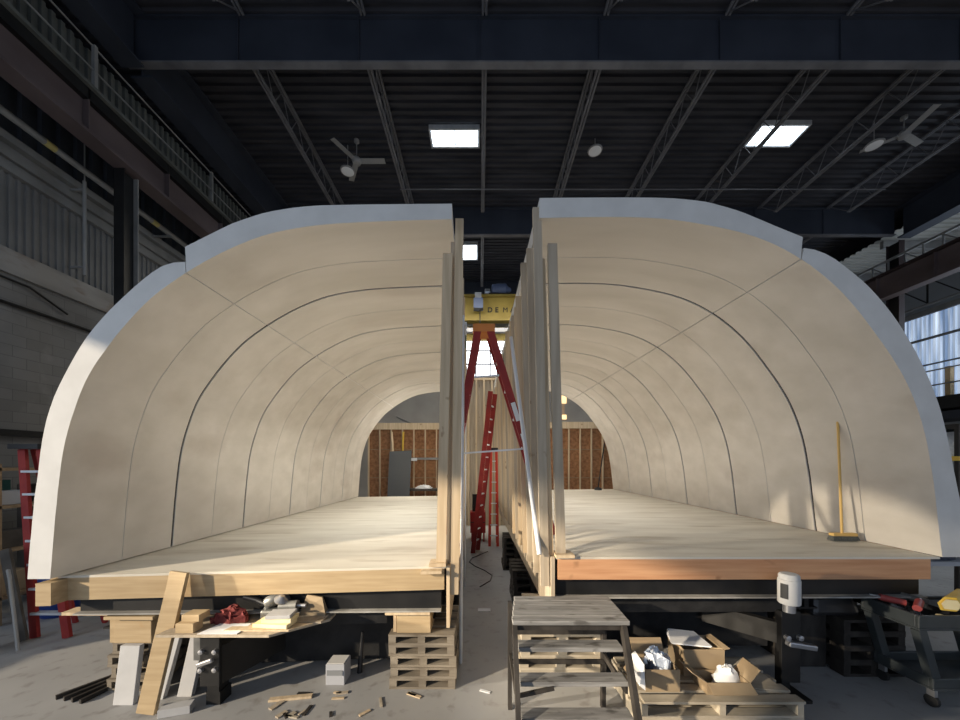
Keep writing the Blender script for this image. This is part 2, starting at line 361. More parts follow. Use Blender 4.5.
# ---------------------------------------------------------------- roof steel
def girder_x(y, label, ww=0.14):
    t = thing('roof_girder', label, 'girder', (3.7, y, 10.1), 'blue steel roof girders')
    b = MB(); b.box(-7.1, 14.55, y+ww/2-.01, y+ww/2+.01, 10.27, 11.15)
    x = -4.9
    b.build('web', 'girder_blue', t)
    b = MB(); b.box(-7.1, 14.55, y, y+ww, 10.24, 10.27); b.build('bottom_flange', 'joist_grey', t)
    b = MB(); b.box(-7.1, 14.55, y, y+ww, 11.15, 11.19); b.build('top_flange', 'girder_blue', t)
    for k in range(9):
        x = -4.84+2.41*k
        if x < 14.4: MB().box(x-.01, x+.01, y+.02, y+ww/2-.01, 10.27, 11.15).build('stiffener', 'girder_blue', t)
girder_x(7.0, 'wide dark blue steel girder crossing the whole top of the photo')
girder_x(12.3, 'dark blue roof girder ending behind the tops of both white modules')
girder_x(17.2, 'dark girder against the far wall, seen through the gap', 0.15)
def girder_y(x, label):
    t = thing('edge_girder', label, 'girder', (x, 8, 10.1), 'edge girders along the roof')
    for y0, y1 in ((-2, 6.98), (7.16, 12.28), (12.46, 17.18))[:3 if x < 0 else 2]:
        MB().box(x-.012, x+.012, y0, y1, 10.14, 11.15).build('web', 'girder_blue', t)
        MB().box(x-.22, x+.22, y0, y1, 10.1, 10.14).box(x-.22, x+.22, y0, y1, 11.15, 11.19).build('flange', 'girder_blue', t)
girder_y(-6.88, 'dark blue edge girder running away above the left crane rail')
girder_y(14.78, 'dark blue edge girder running away above the right crane rail')

JX = [.09+2.41*k for k in range(-2, 6)]
JN = ['leftmost roof joist, above the left white module', 'roof joist beside the ceiling fan over the left module', 'roof joist straight above the gap between the modules',
      'roof joist just left of the small lone hanging lamp', 'roof joist between the hanging lamp and the right skylight', 'roof joist crossing the slanted right skylight',
      'roof joist between the right skylight and the right ceiling fan', 'rightmost roof joist, beyond the right ceiling fan']
BN = ['near the camera', 'in the middle bay', 'in the far bay']
def joist(x, y0, y1, label):
    t = thing('roof_joist', label, 'joist', (x, (y0+y1)/2, 10.5), 'open web roof joists')
    zt, zb = 11.18, 10.52
    MB().box(x-.055, x-.012, y0+.2, y1-.68, zb, zb+.045).box(x+.012, x+.055, y0+.2, y1-.68, zb, zb+.045).build('bottom_chord', 'joist_grey', t)
    MB().box(x-.055, x-.012, y0, y1, zt-.05, zt).box(x+.012, x+.055, y0, y1, zt-.05, zt).build('top_chord', 'joist_grey', t)
    ya, ye = y0+.22, y1-.7; n = max(2, int((ye-ya)/.62)); b = MB()
    for k in range(n):
        a = lerp(ya, ye, k/n); e = lerp(ya, ye, (k+1)/n); mid = (a+e)/2
        b.tube([(x, a, zb+.02), (x, mid, zt-.03)], .011, 6); b.tube([(x, mid, zt-.03), (x, e, zb+.02)], .011, 6)
    b.tube([(x, ye, zb+.02), (x, y1-.05, zt-.03)], .014, 6); b.tube([(x, ya, zb+.02), (x, y0+.03, zt-.03)], .014, 6)
    b.build('web', 'joist_grey', t)
for (y0, y1), bn in zip(((0.5, 6.98), (7.16, 12.28), (12.46, 17.18)), BN):
    for x, jn in zip(JX, JN): joist(x, y0, y1, '%s, %s' % (jn, bn))

for y, wh in ((7.0, 'nearer'), (12.3, 'farther')):
    for x, sd in ((-7.05, 'left'), (14.78, 'right')):
        t = thing('building_column', '%s dark steel column carrying the %s crane rail' % (wh, sd), 'column', (x, y+.2, 0), 'steel building columns')
        top = 8.02 if x < 0 else 10.08; a = y-.13 if x < 0 else y+.03; e = a+.28 if x < 0 else a+.38
        MB().box(x-.01, x+.01, a+.02, e, 0, top).build('web', 'black_steel', t)
        for yy, m in ((a, 'black_steel' if x < 0 else 'dark_red_steel'), (e, 'girt_grey' if x < 0 else 'dark_red_steel')):
            MB().box(x-.1, x+.1, yy, yy+.02, 0, top).build('flange', m, t)
def crane_rail(x, side):
    t = thing('crane_runway_beam', 'dull red crane runway beam along the %s side' % side, 'crane beam', (x, 8, 8.04), 'crane runway beams')
    MB().box(x-.015, x+.015, 0, 17.7, 8.09, 8.86).build('web', 'crane_red', t)
    if x < 0: MB().box(x+.02, x+.12, 0, 17.7, 8.66, 8.86).build('flange_shade', 'black_steel', t)  # black strip standing in for the shade below the top flange
    MB().box(x-.17, x+.17, 0, 17.7, 8.04, 8.09).build('bottom_flange', 'crane_red', t)
    MB().box(x-.19, x+.19, 0, 17.7, 8.86, 8.92).build('top_flange', 'screen_green' if x < 0 else 'dark_red_steel', t)
    for y in (3, 4.6, 6.2, 7.8, 9.4, 11, 12.6, 14.2, 15.8): MB().box(x-.12, x+.12, y-.01, y+.01, 8.09, 8.86).build('stiffener', 'crane_red', t)
    MB().box(x-.04, x+.04, 0, 17.7, 8.92, 8.99).build('rail', 'dark_red_steel', t)
crane_rail(-7.0, 'left'); crane_rail(14.3, 'right')
tag(corrugated(2.5, 17.7, .14, .05, 8.7, 10.06, 'x', -7.42).build('catwalk_screen', 'screen_green'), 'ribbed grey green screen standing above the left crane beam', 'screen')
t = thing('catwalk_railing', 'thin pipe railing with posts above the left crane beam', 'railing', (-7.19, 9, 8.92))
for y in (4.6, 6.55, 9.4, 12.2, 15): MB().box(-7.2, -7.14, y-.03, y+.03, 8.92, 10.02).build('post', 'girt_grey', t)
for z in (9.55, 9.98): MB().tube([(-7.17, 2.5, z), (-7.17, 17.5, z)], .016, 6).build('rail', 'girt_grey', t)
t = thing('crane_beam_truss', 'low lattice truss standing on the right crane beam', 'truss', (14.62, 12, 9.0))
MB().box(14.58, 14.66, 7.5, 17.6, 9.47, 9.54).build('top_chord', 'girt_grey', t)
MB().box(14.40, 14.66, 7.5, 17.6, 8.925, 8.97).build('bottom_chord', 'girt_grey', t)
y = 7.6; k = 0
while y < 17.4:
    MB().box(14.6, 14.64, y-.02, y+.02, 8.97, 9.48).build('post', 'girt_grey', t)
    if k % 2 == 0: MB().bar((14.62, y, 8.98), (14.62, y+.5, 9.47), .03, .03).build('diagonal', 'girt_grey', t)
    y += .5; k += 1
t = thing('wall_truss', 'pale lattice truss high on the right wall above the bright panels', 'truss', (19.7, 12, 9.2))
MB().box(19.66, 19.74, 4, 17.6, 9.2, 9.28).build('bottom_chord', 'girt_grey', t); MB().box(19.66, 19.74, 4, 17.6, 10.42, 10.5).build('top_chord', 'girt_grey', t)
y = 4.5
while y < 17:
    MB().box(19.68, 19.72, y-.025, y+.025, 9.28, 10.42).build('post', 'black_steel', t)
    MB().bar((19.7, y, 9.3), (19.7, y+1.1, 10.4), .04, .04).build('diagonal', 'black_steel', t); y += 1.1
for y in (8.5, 10.8, 13.1, 15.4):
    tag(MB().box(14.95, 20.1, y-.06, y+.06, 10.22, 10.5).build('annex_rafter', 'girt_grey'), 'grey rafter crossing under the pale ribbed roof on the right', 'rafter', 'rafters of the right side bay')

# skylights
def skylight(x0, x1, y0, y1, label):
    t = thing('skylight', label, 'skylight', ((x0+x1)/2, (y0+y1)/2, 11.14), 'roof skylights')
    MB().box(x0, x1, y0, y1, 11.185, 11.2).build('pane', 'skylight', t)
    b = MB()
    b.box(x0-.05, x0, y0-.05, y1+.05, 11.1, 11.215); b.box(x1, x1+.05, y0-.05, y1+.05, 11.1, 11.215); b.box(x0, x1, y0-.05, y0, 11.1, 11.215); b.box(x0, x1, y1, y1+.05, 11.1, 11.215)
    b.box((x0+x1)/2-.015, (x0+x1)/2+.015, y0, y1, 11.15, 11.185); b.build('curb', 'aluminium', t)
skylight(-1.31, -.06, 9.36, 9.84, 'bright skylight over the left module beside the middle joist')
skylight(7.42, 8.62, 9.24, 9.82, 'bright slanted looking skylight over the right module, crossed by a joist')
skylight(-.98, -.14, 14.3, 15.3, 'small skylight seen through the gap between the modules')

# ceiling fans and high bay lamps
def fan(x, y, rod, ang, label):
    t = thing('ceiling_fan', label, 'fan', (x, y, 11.2-rod), 'ceiling fans'); z = 11.2-rod
    MB().lathe([(.02, 0), (.07, .03), (.07, .09), (.02, .12)], (x, y, 11.07), 12).build('canopy', 'fan_white', t)
    MB().tube([(x, y, z+.1), (x, y, 11.1)], .015, 8).build('rod', 'fan_white', t)
    MB().lathe([(.03, -.09), (.1, -.07), (.13, 0), (.1, .07), (.04, .12)], (x, y, z), 16).build('motor', 'fan_white', t, smooth=True)
    for k in range(3):
        a = ang+k*2*math.pi/3; d = Vector((math.cos(a), math.sin(a), 0))
        MB().bar(Vector((x, y, z))+d*.1, Vector((x, y, z))+d*.78, .15, .012, up=(0.15*-d.y, 0.15*d.x, 1)).build('blade', 'fan_white', t)
fan(-3.4, 9.7, .62, R(0), 'three bladed ceiling fan hanging over the left module')
fan(10.9, 9.05, .5, R(20), 'three bladed ceiling fan hanging at the right beyond the skylight')
def bay_lamp(x, y, drop, label):
    t = thing('high_bay_lamp', label, 'lamp', (x, y, 11.2-drop), 'small round hanging lamps'); z = 11.2-drop
    MB().tube([(x, y, z+.08), (x, y, 11.2)], .012, 6).build('stem', 'fan_white', t)
    MB().lathe([(.19, 0), (.2, .03), (.14, .08), (.03, .1)], (x, y, z), 18).build('shade', 'fan_white', t, smooth=True)
    MB().lathe([(.0, -.02), (.12, -.01), (.17, .0), (.0, .02)], (x, y, z), 18).build('lens', 'paper', t)
bay_lamp(3.17, 9.7, .35, 'small round hanging lamp alone over the right module')
bay_lamp(-3.72, 9.9, .75, 'small round lamp hanging beside the left ceiling fan')
bay_lamp(10.3, 9.2, .65, 'small round lamp hanging beside the right ceiling fan')
tag(MB().tube([(-2.4, 10.6, 10.501), (12.2, 10.6, 10.501)], .018, 6).build('conduit', 'joist_grey'), 'thin conduit crossing under the roof joists behind the skylights', 'conduit')

# pipes on the left wall
t = thing('wall_pipe', 'long grey pipe running along the upper left wall', 'pipe', (-7.9, 10, 8.15))
MB().tube([(-7.95, 3, 8.13), (-7.95, 17.5, 8.13)], .06, 10).build('pipe', 'pipe_grey', t, smooth=True)
for y in (6.5, 8.6): MB().lathe([(.064, -.08), (.064, .08)], (-7.95, y, 8.13), 10, axis=(0, 1, 0)).build('collar', 'pipe_yellow', t)
for y in (5, 9, 13): MB().box(-8.45, -7.9, y-.02, y+.02, 8.03, 8.07).build('bracket', 'girt_grey', t)
tag(MB().tube([(-8.44, 3.4, 5.12), (-8.44, 8.2, 5.12)], .03, 8).tube([(-8.44, 7.2, 5.3), (-8.44, 6.6, 5.55), (-8.44, 3.4, 5.6)], .02, 8).build('conduit', 'black_steel'), 'dark conduit run along the grey block wall on the left', 'conduit')
tag(MB().box(-8.49, -8.42, 8.15, 8.27, 5.06, 5.18).build('junction_box', 'paper'), 'small white box at the end of the conduit on the block wall', 'box')
tag(MB().tube([(-8.2, 7.3, 6.15), (-8.2, 7.3, 8.1)], .03, 8).tube([(-8.2, 7.3, 6.4), (-8.2, 7.3, 10.6)], .012, 6).box(-8.48, -8.2, 7.28, 7.32, 6.3, 6.34).box(-8.48, -8.2, 7.28, 7.32, 7.9, 7.94).build('downpipe', 'pipe_grey'), 'thin vertical pipe in front of the ribbed siding at left', 'pipe')
tag(MB().box(-8.46, -8.38, 3.5, 9.5, 2.74, 2.86).build('wall_rail', 'black_steel'), 'long black rail fixed along the block wall low at left', 'rail')

# bridge crane across the far bay
t = thing('bridge_crane', 'yellow bridge crane with black lettering seen through the gap', 'crane', (3.6, 14.4, 8.2))
MB().box(-6.7, 13.9, 14.3, 14.34, 8.05, 8.98).build('web', 'crane_yellow', t)
MB().box(-6.7, 13.9, 14.16, 14.5, 8.98, 9.06).box(-6.7, 13.9, 14.16, 14.5, 8.0, 8.05).build('flange', 'crane_yellow', t)
MB().box(-6.7, 13.9, 15.1, 15.14, 7.5, 8.1).build('rear_girder', 'crane_yellow', t)
MB().box(-6.7, 13.9, 13.9, 14.1, 7.45, 7.6).build('walkway', 'foam_grey', t)
for xa, xb in ((-7.12, -6.6), (13.8, 14.42)): MB().box(xa, xb, 13.9, 15.3, 9.062, 9.25).build('end_truck', 'crane_yellow', t)
dg_ = bpy.context.evaluated_depsgraph_get
for k, ch in enumerate('DEMAG'):
    fc = bpy.data.curves.new('letter', 'FONT'); fc.body = ch; fc.size = .28; fc.extrude = .006; fc.offset = 0 if ch == 'M' else .008
    tmp = bpy.data.objects.new('letter_source', fc); C.objects.link(tmp); bpy.context.view_layer.update()
    me = bpy.data.meshes.new_from_object(tmp.evaluated_get(dg_())); bpy.data.objects.remove(tmp)
    me.materials.clear(); me.materials.append(M['letter_black'])
    o = bpy.data.objects.new('letter', me); C.objects.link(o); o.parent = t; o.location = (.30+.31*k-3.6, 14.285-14.4, 8.38-8.2); o.rotation_euler = (R(90), 0, 0)
t = thing('crane_hoist', 'dark blue hoist motor on top of the yellow crane', 'hoist', (.75, 14.4, 9.06))
MB().lathe([(.05, -.4), (.2, -.36), (.24, -.1), (.24, .2), (.12, .3), (.06, .42)], (.85, 14.4, 9.34), 18, axis=(1, 0, 0)).build('motor', 'motor_blue', t, smooth=True)
MB().box(.35, 1.25, 14.25, 14.55, 9.06, 9.16).build('base', 'black_steel', t)
MB().lathe([(.04, -.12), (.15, -.1), (.15, .1), (.04, .12)], (.3, 14.4, 9.22), 16, axis=(1, 0, 0)).build('drum', 'steel', t, smooth=True)
t = thing('hoist_trolley', 'grey hoist block hanging in front of the crane web', 'hoist', (-.15, 14.0, 7.9))
MB().box(-.25, .12, 13.8, 14.12, 8.35, 8.75).build('body', 'motor_blue', t); MB().tube([(0, 14, 8.35), (0, 14, 7.65)], .02, 6).build('cable', 'black_steel', t)
MB().box(-.2, .05, 13.85, 14.1, 8.75, 8.98).build('hanger', 'steel', t)

# ---------------------------------------------------------------- the two curved modules
class Frame:
    def __init__(s, FL, FR, BL, BR, sb): s.p = [Vector(q) for q in (FL, FR, BL, BR)]; s.sb = sb
    def __call__(s, u, v, wz):
        FL, FR, BL, BR = s.p
        q = (FL*(1-u)+FR*u)*(1-v) + (BL*(1-u)+BR*u)*v
        return q + Vector((0, 0, wz*(1+(s.sb-1)*v)))
    def box(s, mb, u0, u1, v0, v1, w0, w1):
        return mb.hexa([s(u0, v0, w0), s(u1, v0, w0), s(u1, v1, w0), s(u0, v1, w0), s(u0, v0, w1), s(u1, v0, w1), s(u1, v1, w1), s(u0, v1, w1)])
LF = Frame((-4.04, 3.35, 1.185), (-.34, 3.52, 1.23), (-3.76, 10.6, 1.236), (-.49, 10.8, 1.263), .954)
RF = Frame((.756, 3.5, 1.325), (4.66, 3.55, 1.312), (.60, 11.2, 1.385), (4.23, 11.2, 1.433), .953)
L_IN_SIDE = [(0.029, 0.012), (0.031, 0.109), (0.033, 0.206), (0.035, 0.303), (0.037, 0.4), (0.039, 0.497), (0.041, 0.594), (0.044, 0.69), (0.046, 0.787), (0.049, 0.884), (0.052, 0.981), (0.055, 1.077), (0.059, 1.173), (0.064, 1.269), (0.07, 1.363), (0.077, 1.457), (0.085, 1.549), (0.093, 1.641), (0.102, 1.732), (0.112, 1.822), (0.124, 1.908), (0.137, 1.991), (0.152, 2.072), (0.167, 2.151), (0.182, 2.229), (0.198, 2.305), (0.215, 2.38), (0.232, 2.453), (0.25, 2.524), (0.268, 2.591), (0.288, 2.655), (0.309, 2.715), (0.33, 2.772), (0.351, 2.827)]
L_IN_CAP = [(0.351, 2.827), (0.373, 2.88), (0.395, 2.931), (0.418, 2.979), (0.441, 3.026), (0.465, 3.07), (0.489, 3.111), (0.513, 3.15), (0.538, 3.184), (0.563, 3.213), (0.589, 3.237), (0.615, 3.257), (0.641, 3.275), (0.667, 3.29), (0.693, 3.302), (0.72, 3.313), (0.747, 3.321), (0.774, 3.328), (0.8, 3.335), (0.827, 3.341), (0.854, 3.347), (0.882, 3.352), (0.909, 3.357), (0.936, 3.362), (0.963, 3.367), (0.991, 3.371), (1.018, 3.376)]
L_OUT_SIDE = [(-0.024, 0.017), (-0.022, 0.122), (-0.02, 0.227), (-0.018, 0.332), (-0.015, 0.436), (-0.013, 0.541), (-0.01, 0.646), (-0.008, 0.75), (-0.004, 0.855), (-0.0, 0.959), (0.003, 1.063), (0.006, 1.167), (0.01, 1.272), (0.015, 1.375), (0.021, 1.478), (0.029, 1.579), (0.038, 1.678), (0.049, 1.774), (0.061, 1.868), (0.074, 1.962), (0.087, 2.055), (0.101, 2.146), (0.116, 2.233), (0.133, 2.318), (0.151, 2.399), (0.169, 2.476), (0.189, 2.552), (0.209, 2.625), (0.229, 2.697), (0.25, 2.767), (0.272, 2.834), (0.296, 2.892), (0.322, 2.923), (0.35, 2.932)]
L_OUT_CAP = [(0.35, 3.072), (0.373, 3.117), (0.396, 3.163), (0.419, 3.209), (0.442, 3.254), (0.465, 3.297), (0.49, 3.333), (0.514, 3.366), (0.539, 3.397), (0.565, 3.421), (0.59, 3.439), (0.616, 3.456), (0.642, 3.469), (0.669, 3.479), (0.695, 3.486), (0.722, 3.49), (0.748, 3.494), (0.775, 3.498), (0.802, 3.502), (0.828, 3.505), (0.855, 3.508), (0.882, 3.511), (0.909, 3.514), (0.936, 3.517), (0.964, 3.52), (0.991, 3.523), (1.018, 3.526)]
R_IN_SIDE = [(1.001, -0.0), (0.997, 0.104), (0.994, 0.207), (0.991, 0.311), (0.988, 0.415), (0.985, 0.519), (0.982, 0.623), (0.979, 0.727), (0.975, 0.83), (0.97, 0.934), (0.966, 1.037), (0.961, 1.139), (0.955, 1.241), (0.948, 1.342), (0.94, 1.442), (0.931, 1.54), (0.921, 1.637), (0.91, 1.732), (0.898, 1.825), (0.884, 1.916), (0.87, 2.004), (0.855, 2.091), (0.839, 2.176), (0.823, 2.26), (0.807, 2.343), (0.791, 2.425), (0.774, 2.506), (0.756, 2.584), (0.738, 2.659), (0.718, 2.732), (0.698, 2.801), (0.677, 2.866), (0.656, 2.928), (0.633, 2.985)]
R_IN_CAP = [(0.633, 2.985), (0.61, 3.038), (0.587, 3.087), (0.563, 3.132), (0.538, 3.172), (0.513, 3.207), (0.487, 3.237), (0.461, 3.263), (0.435, 3.285), (0.409, 3.305), (0.382, 3.322), (0.356, 3.339), (0.33, 3.354), (0.303, 3.366), (0.277, 3.376), (0.25, 3.382), (0.223, 3.386), (0.197, 3.388), (0.17, 3.388), (0.143, 3.388), (0.117, 3.386), (0.09, 3.384), (0.064, 3.382), (0.037, 3.379), (0.011, 3.376), (-0.016, 3.372), (-0.042, 3.369)]
R_OUT_SIDE = [(1.066, -0.0), (1.063, 0.113), (1.061, 0.226), (1.058, 0.339), (1.053, 0.451), (1.048, 0.562), (1.042, 0.673), (1.036, 0.784), (1.03, 0.895), (1.025, 1.006), (1.019, 1.117), (1.013, 1.228), (1.006, 1.338), (0.999, 1.447), (0.99, 1.555), (0.98, 1.662), (0.969, 1.767), (0.957, 1.869), (0.944, 1.971), (0.931, 2.071), (0.916, 2.169), (0.901, 2.265), (0.885, 2.36), (0.868, 2.451), (0.85, 2.539), (0.831, 2.625), (0.811, 2.707), (0.79, 2.784), (0.767, 2.857), (0.744, 2.926), (0.721, 2.99), (0.695, 3.046), (0.668, 3.084), (0.639, 3.101)]
R_OUT_CAP = [(0.636, 3.211), (0.611, 3.248), (0.586, 3.286), (0.561, 3.324), (0.537, 3.363), (0.512, 3.402), (0.487, 3.441), (0.462, 3.474), (0.436, 3.503), (0.41, 3.53), (0.384, 3.552), (0.357, 3.565), (0.331, 3.574), (0.304, 3.582), (0.277, 3.585), (0.25, 3.586), (0.224, 3.586), (0.197, 3.585), (0.17, 3.584), (0.144, 3.582), (0.117, 3.581), (0.091, 3.579), (0.064, 3.577), (0.037, 3.575), (0.011, 3.573), (-0.016, 3.57), (-0.042, 3.568)]
def shell_part(fr, inner, outer, v0, v1, name, parent):
    mb = MB(); rows = []; skin = []
    for k in range(len(inner)):
        iu, iw = inner[k]; ou, ow = outer[k]
        rows.append([mb.bm.verts.new(fr(iu, v0, iw)), mb.bm.verts.new(fr(iu, v1, iw)), mb.bm.verts.new(fr(ou, v0, ow)), mb.bm.verts.new(fr(ou, v1, ow))])
    for A, B in zip(rows, rows[1:]):
        mb.mi = 0; mb.face([A[0], A[1], B[1], B[0]])
        mb.mi = 1; mb.face([A[2], B[2], B[3], A[3]]); mb.face([A[0], B[0], B[2], A[2]]); mb.face([A[1], A[3], B[3], B[1]])
    mb.mi = 1
    for A in (rows[0], rows[-1]): mb.face([A[0], A[2], A[3], A[1]])
    o = mb.build(name, ['primer', 'foam_white'], parent)
    for p in o.data.polygons: p.use_smooth = p.material_index == 0
    for e in o.data.edges: e.use_edge_sharp = False
    o.data.set_sharp_from_angle(angle=R(35))
    return o
def mixp(A, B, f): return [(lerp(a[0], b[0], f), lerp(a[1], b[1], f)) for a, b in zip(A, B)]
def shell(fr, IS, IC, OS, OC, t, seams):
    IC = list(IC); IC[0] = (lerp(IC[0][0], IC[1][0], .10), lerp(IC[0][1], IC[1][1], .10))      # narrow long joint between side and ceiling
    for k in range(12):      # every second joint is a wide open one
        a = seams[k] + (0 if k == 0 else .0021 if k % 2 == 0 else .0005); b = seams[k+1] - (.0021 if k % 2 else .0005)
        shell_part(fr, IS, OS, a, b, 'wall_panel', t); shell_part(fr, IC, OC, a, b, 'ceiling_panel', t)
        if k and k % 2 == 0:
            for I, O in ((IS, OS), (IC, OC)):
                o = shell_part(fr, mixp(I, O, .06), mixp(I, O, .2), seams[k]-.0020, seams[k]+.0020, 'joint_strip', t)
                o.data.materials[0] = M['dark_stain']; o.data.materials[1] = M['dark_stain']

mod = thing('house_module', 'left curved white module with tan arched inside, open at the front', 'house module', (-2.1, 7, 0), 'curved house modules')
shell(LF, L_IN_SIDE, L_IN_CAP, L_OUT_SIDE, L_OUT_CAP, mod, (-.018, .068, .15, .237, .325, .415, .505, .59, .675, .76, .84, .92, 1))
fr = LF
b = MB(); fr.box(b, .005, 1.0, .0, 1, -.022, 0); b.build('floor_deck', 'plywood', mod)
b = MB(); fr.box(b, .03, .995, .0, .006, -.235, -.022); b.build('rim_joist', 'lumber', mod)
b = MB(); fr.box(b, -.06, -.016, .02, 1, -.235, -.024); b.build('sill_beam', 'lumber', mod)
b = MB(); fr.box(b, -.006, .03, -.0178, .03, -.235, -.027); b.build('corner_block', 'lumber', mod)
def chassis(fr, t, u0, u1, wa, wb):
    def slant(v0, v1, top, h, name, m):
        b = MB(); p = []
        for dz in (-1, 0):
            for u, v, wq in ((u0, v0, wa), (u1, v0, wb), (u1, v1, wb), (u0, v1, wa)): p.append(fr(u, v, (wq - h) if dz else (top if top is not None else wq)))
        b.hexa(p); b.build(name, m, t)
    slant(.012, .014, -.235, 0, 'steel_crossbeam', 'black_steel'); slant(.003, .024, None, .014, 'beam_flange', 'flange_grey')
    for v in (.12, .2, .3, .42, .56, .7, .84, .97):
        b = MB(); fr.box(b, u0, u1, v, v+.004, -.36, -.235); b.build('steel_crossbeam', 'black_steel', t)
    for k in range(5):
        u = lerp(u0+.05, u1-.05, k/4); b = MB(); fr.box(b, u-.006, u+.006, .03, .98, -.60, -.235); fr.box(b, u-.03, u+.03, .03, .98, -.62, -.60); b.build('chassis_beam', 'black_steel', t)
chassis(LF, mod, .035, .985, -.375, -.455)
b = MB(); fr.box(b, 1.001, 1.010, .0, .995, -.62, .0); b.build('side_board', 'stud', mod)
b = MB(); fr.box(b, .955, 1.0, -.004, .02, -.0, .035); fr.box(b, .935, .99, -.012, .012, -.05, -.024); b.build('corner_scrap', 'stud', mod)

def stud_wall(fr, t, ua, wd, lean, seed, front_dark, n=19, ubase=1.0):
    rnd = random.Random(seed)
    for k in range(n):
        v = .004 + k*.98/(n-1)
        dv = .04/7.3
        top = 3.45 - rnd.uniform(0, .25)
        if k == 0: top = 3.50
        u0 = ua; l = lean*(1+rnd.uniform(-.25, .25))*(.3+.7*(1-v))
        b = MB()
        P = [fr(u0, v, -.30), fr(u0+wd, v, -.30), fr(u0+wd, v+dv, -.30), fr(u0, v+dv, -.30)]
        Q = [fr(u0+l, v, top), fr(u0+wd+l, v, top), fr(u0+wd+l, v+dv, top), fr(u0+l, v+dv, top)]
        b.hexa(P+Q); b.build('stud', ['stud', 'stud_grey'][(k*7+seed) % 3 == 0 or (front_dark and k < 3)], t)
    l = lean
b = MB(); fr.box(b, 0.27, 0.83, .065, .067, -1.16, -.63); fr.box(b, 0.27, 0.83, .024, .026, -.63, -.36); b.build('underfloor_shade', 'shade_black', mod)  # black sheets added to give the deep shade under the deck
stud_wall(LF, mod, 1.011, .022, .012, 1, False)
# inner corner post, a flat 2x4 on the deck edge
def post(fr, t, u0, u1, v, top, lean, m, bot=.0, dv=.006):
    b = MB(); b.hexa([fr(u0, v, bot), fr(u1, v, bot), fr(u1, v+dv, bot), fr(u0, v+dv, bot), fr(u0+lean, v, top), fr(u1+lean, v, top), fr(u1+lean, v+dv, top), fr(u0+lean, v+dv, top)])
    b.build('corner_post', m, t)
post(LF, mod, .973, .999, .002, 3.14, .018, 'stud', .036); post(LF, mod, .9995, 1.0105, .012, 3.30, .012, 'stud_grey', .001)

mod2 = thing('house_module', 'right curved white module with tan arched inside and a broom leaning in it', 'house module', (2.7, 7, 0), 'curved house modules')
shell(RF, R_IN_SIDE, R_IN_CAP, R_OUT_SIDE, R_OUT_CAP, mod2, (0, .088, .165, .255, .345, .43, .52, .61, .70, .775, .85, .925, 1))
fr = RF
b = MB(); fr.box(b, 0, .995, .0, 1, -.022, 0); b.build('floor_deck', 'plywood', mod2)
b = MB(); fr.box(b, .005, .97, .0, .006, -.225, -.022); b.build('rim_joist', 'lumber_red', mod2)
b = MB(); fr.box(b, 1.0, 1.055, .05, 1, -.235, -.005); b.build('sill_beam', 'lumber_red', mod2)
chassis(RF, mod2, .005, .97, -.41, -.41)
b = MB(); fr.box(b, -.012, -.003, .0, .995, -.62, .0); b.build('side_board', 'stud_grey', mod2)
b = MB(); fr.box(b, -.002, .045, -.006, .02, -.0, .03); b.build('corner_scrap', 'stud', mod2)
b = MB(); fr.box(b, 0.145, 0.655, .065, .067, -1.16, -.63); fr.box(b, 0.145, 0.655, .024, .026, -.63, -.36); b.build('underfloor_shade', 'shade_black', mod2)  # same added black sheets for the shade under this module
stud_wall(RF, mod2, -.037, .022, -.026, 4, True)
post(RF, mod2, .002, .026, .002, 3.13, -.022, 'stud_grey', .031); post(RF, mod2, -.013, -.0025, .008, 3.0, -.022, 'stud', .001)

def on_deck(fr, u, v): return fr(u, v, 0)

# broom leaning on the right wall
p = Vector((4.36, 4.24, 0)); p.z = 1.3265
t = thing('push_broom', 'push broom with long yellow handle leaning on the right wall', 'broom', p)
MB().bar(p+Vector((-.13, 0, .075)), p+Vector((.15, -.01, .075)), .07, .035).build('head', 'broom_wood', t, .006)
b = MB(); a = Vector((-.13, 0, .06)); e = Vector((.15, -.01, .06)); d = Vector((0, .03, 0))
b.hexa([p+a*1.08-d*1.5+Vector((0, 0, -.06)), p+e*1.12-d*1.5+Vector((0, 0, -.06)), p+e*1.12+d*1.5+Vector((0, 0, -.06)), p+a*1.08+d*1.5+Vector((0, 0, -.06)), p+a-d, p+e-d, p+e+d, p+a+d]); b.build('bristles', 'bristle', t)
MB().tube([p+Vector((.0, 0, .085)), p+Vector((.03, .08, 1.44))], .014, 10).build('handle', 'broom_wood', t, smooth=True)
p = Vector((3.66, 10.9, 1.424))
t = thing('dust_mop', 'thin dark dust mop leaning at the far end of the right module', 'mop', p)
MB().lathe([(.02, .1), (.11, .06), (.12, 0.0)], p, 12).build('head', 'black_plastic', t); MB().tube([p+Vector((0, 0, .08)), p+Vector((.26, .2, 1.45))], .02, 8).build('handle', 'black_steel', t)

# grey panel and strips leaning at the far end of the left module
p = Vector((-2.8, 12.0, 0))
tag(MB().hexa([p+Vector(q) for q in ((-.42, 0, 0), (.34, 0, 0), (.34, .05, 0), (-.42, .05, 0), (-.34, .22, 2.66), (.42, .22, 2.70), (.42, .27, 2.70), (-.34, .27, 2.66))]).build('grey_sheet', 'panel_grey'), 'dark grey sheet leaning at the far end of the left module', 'sheet')

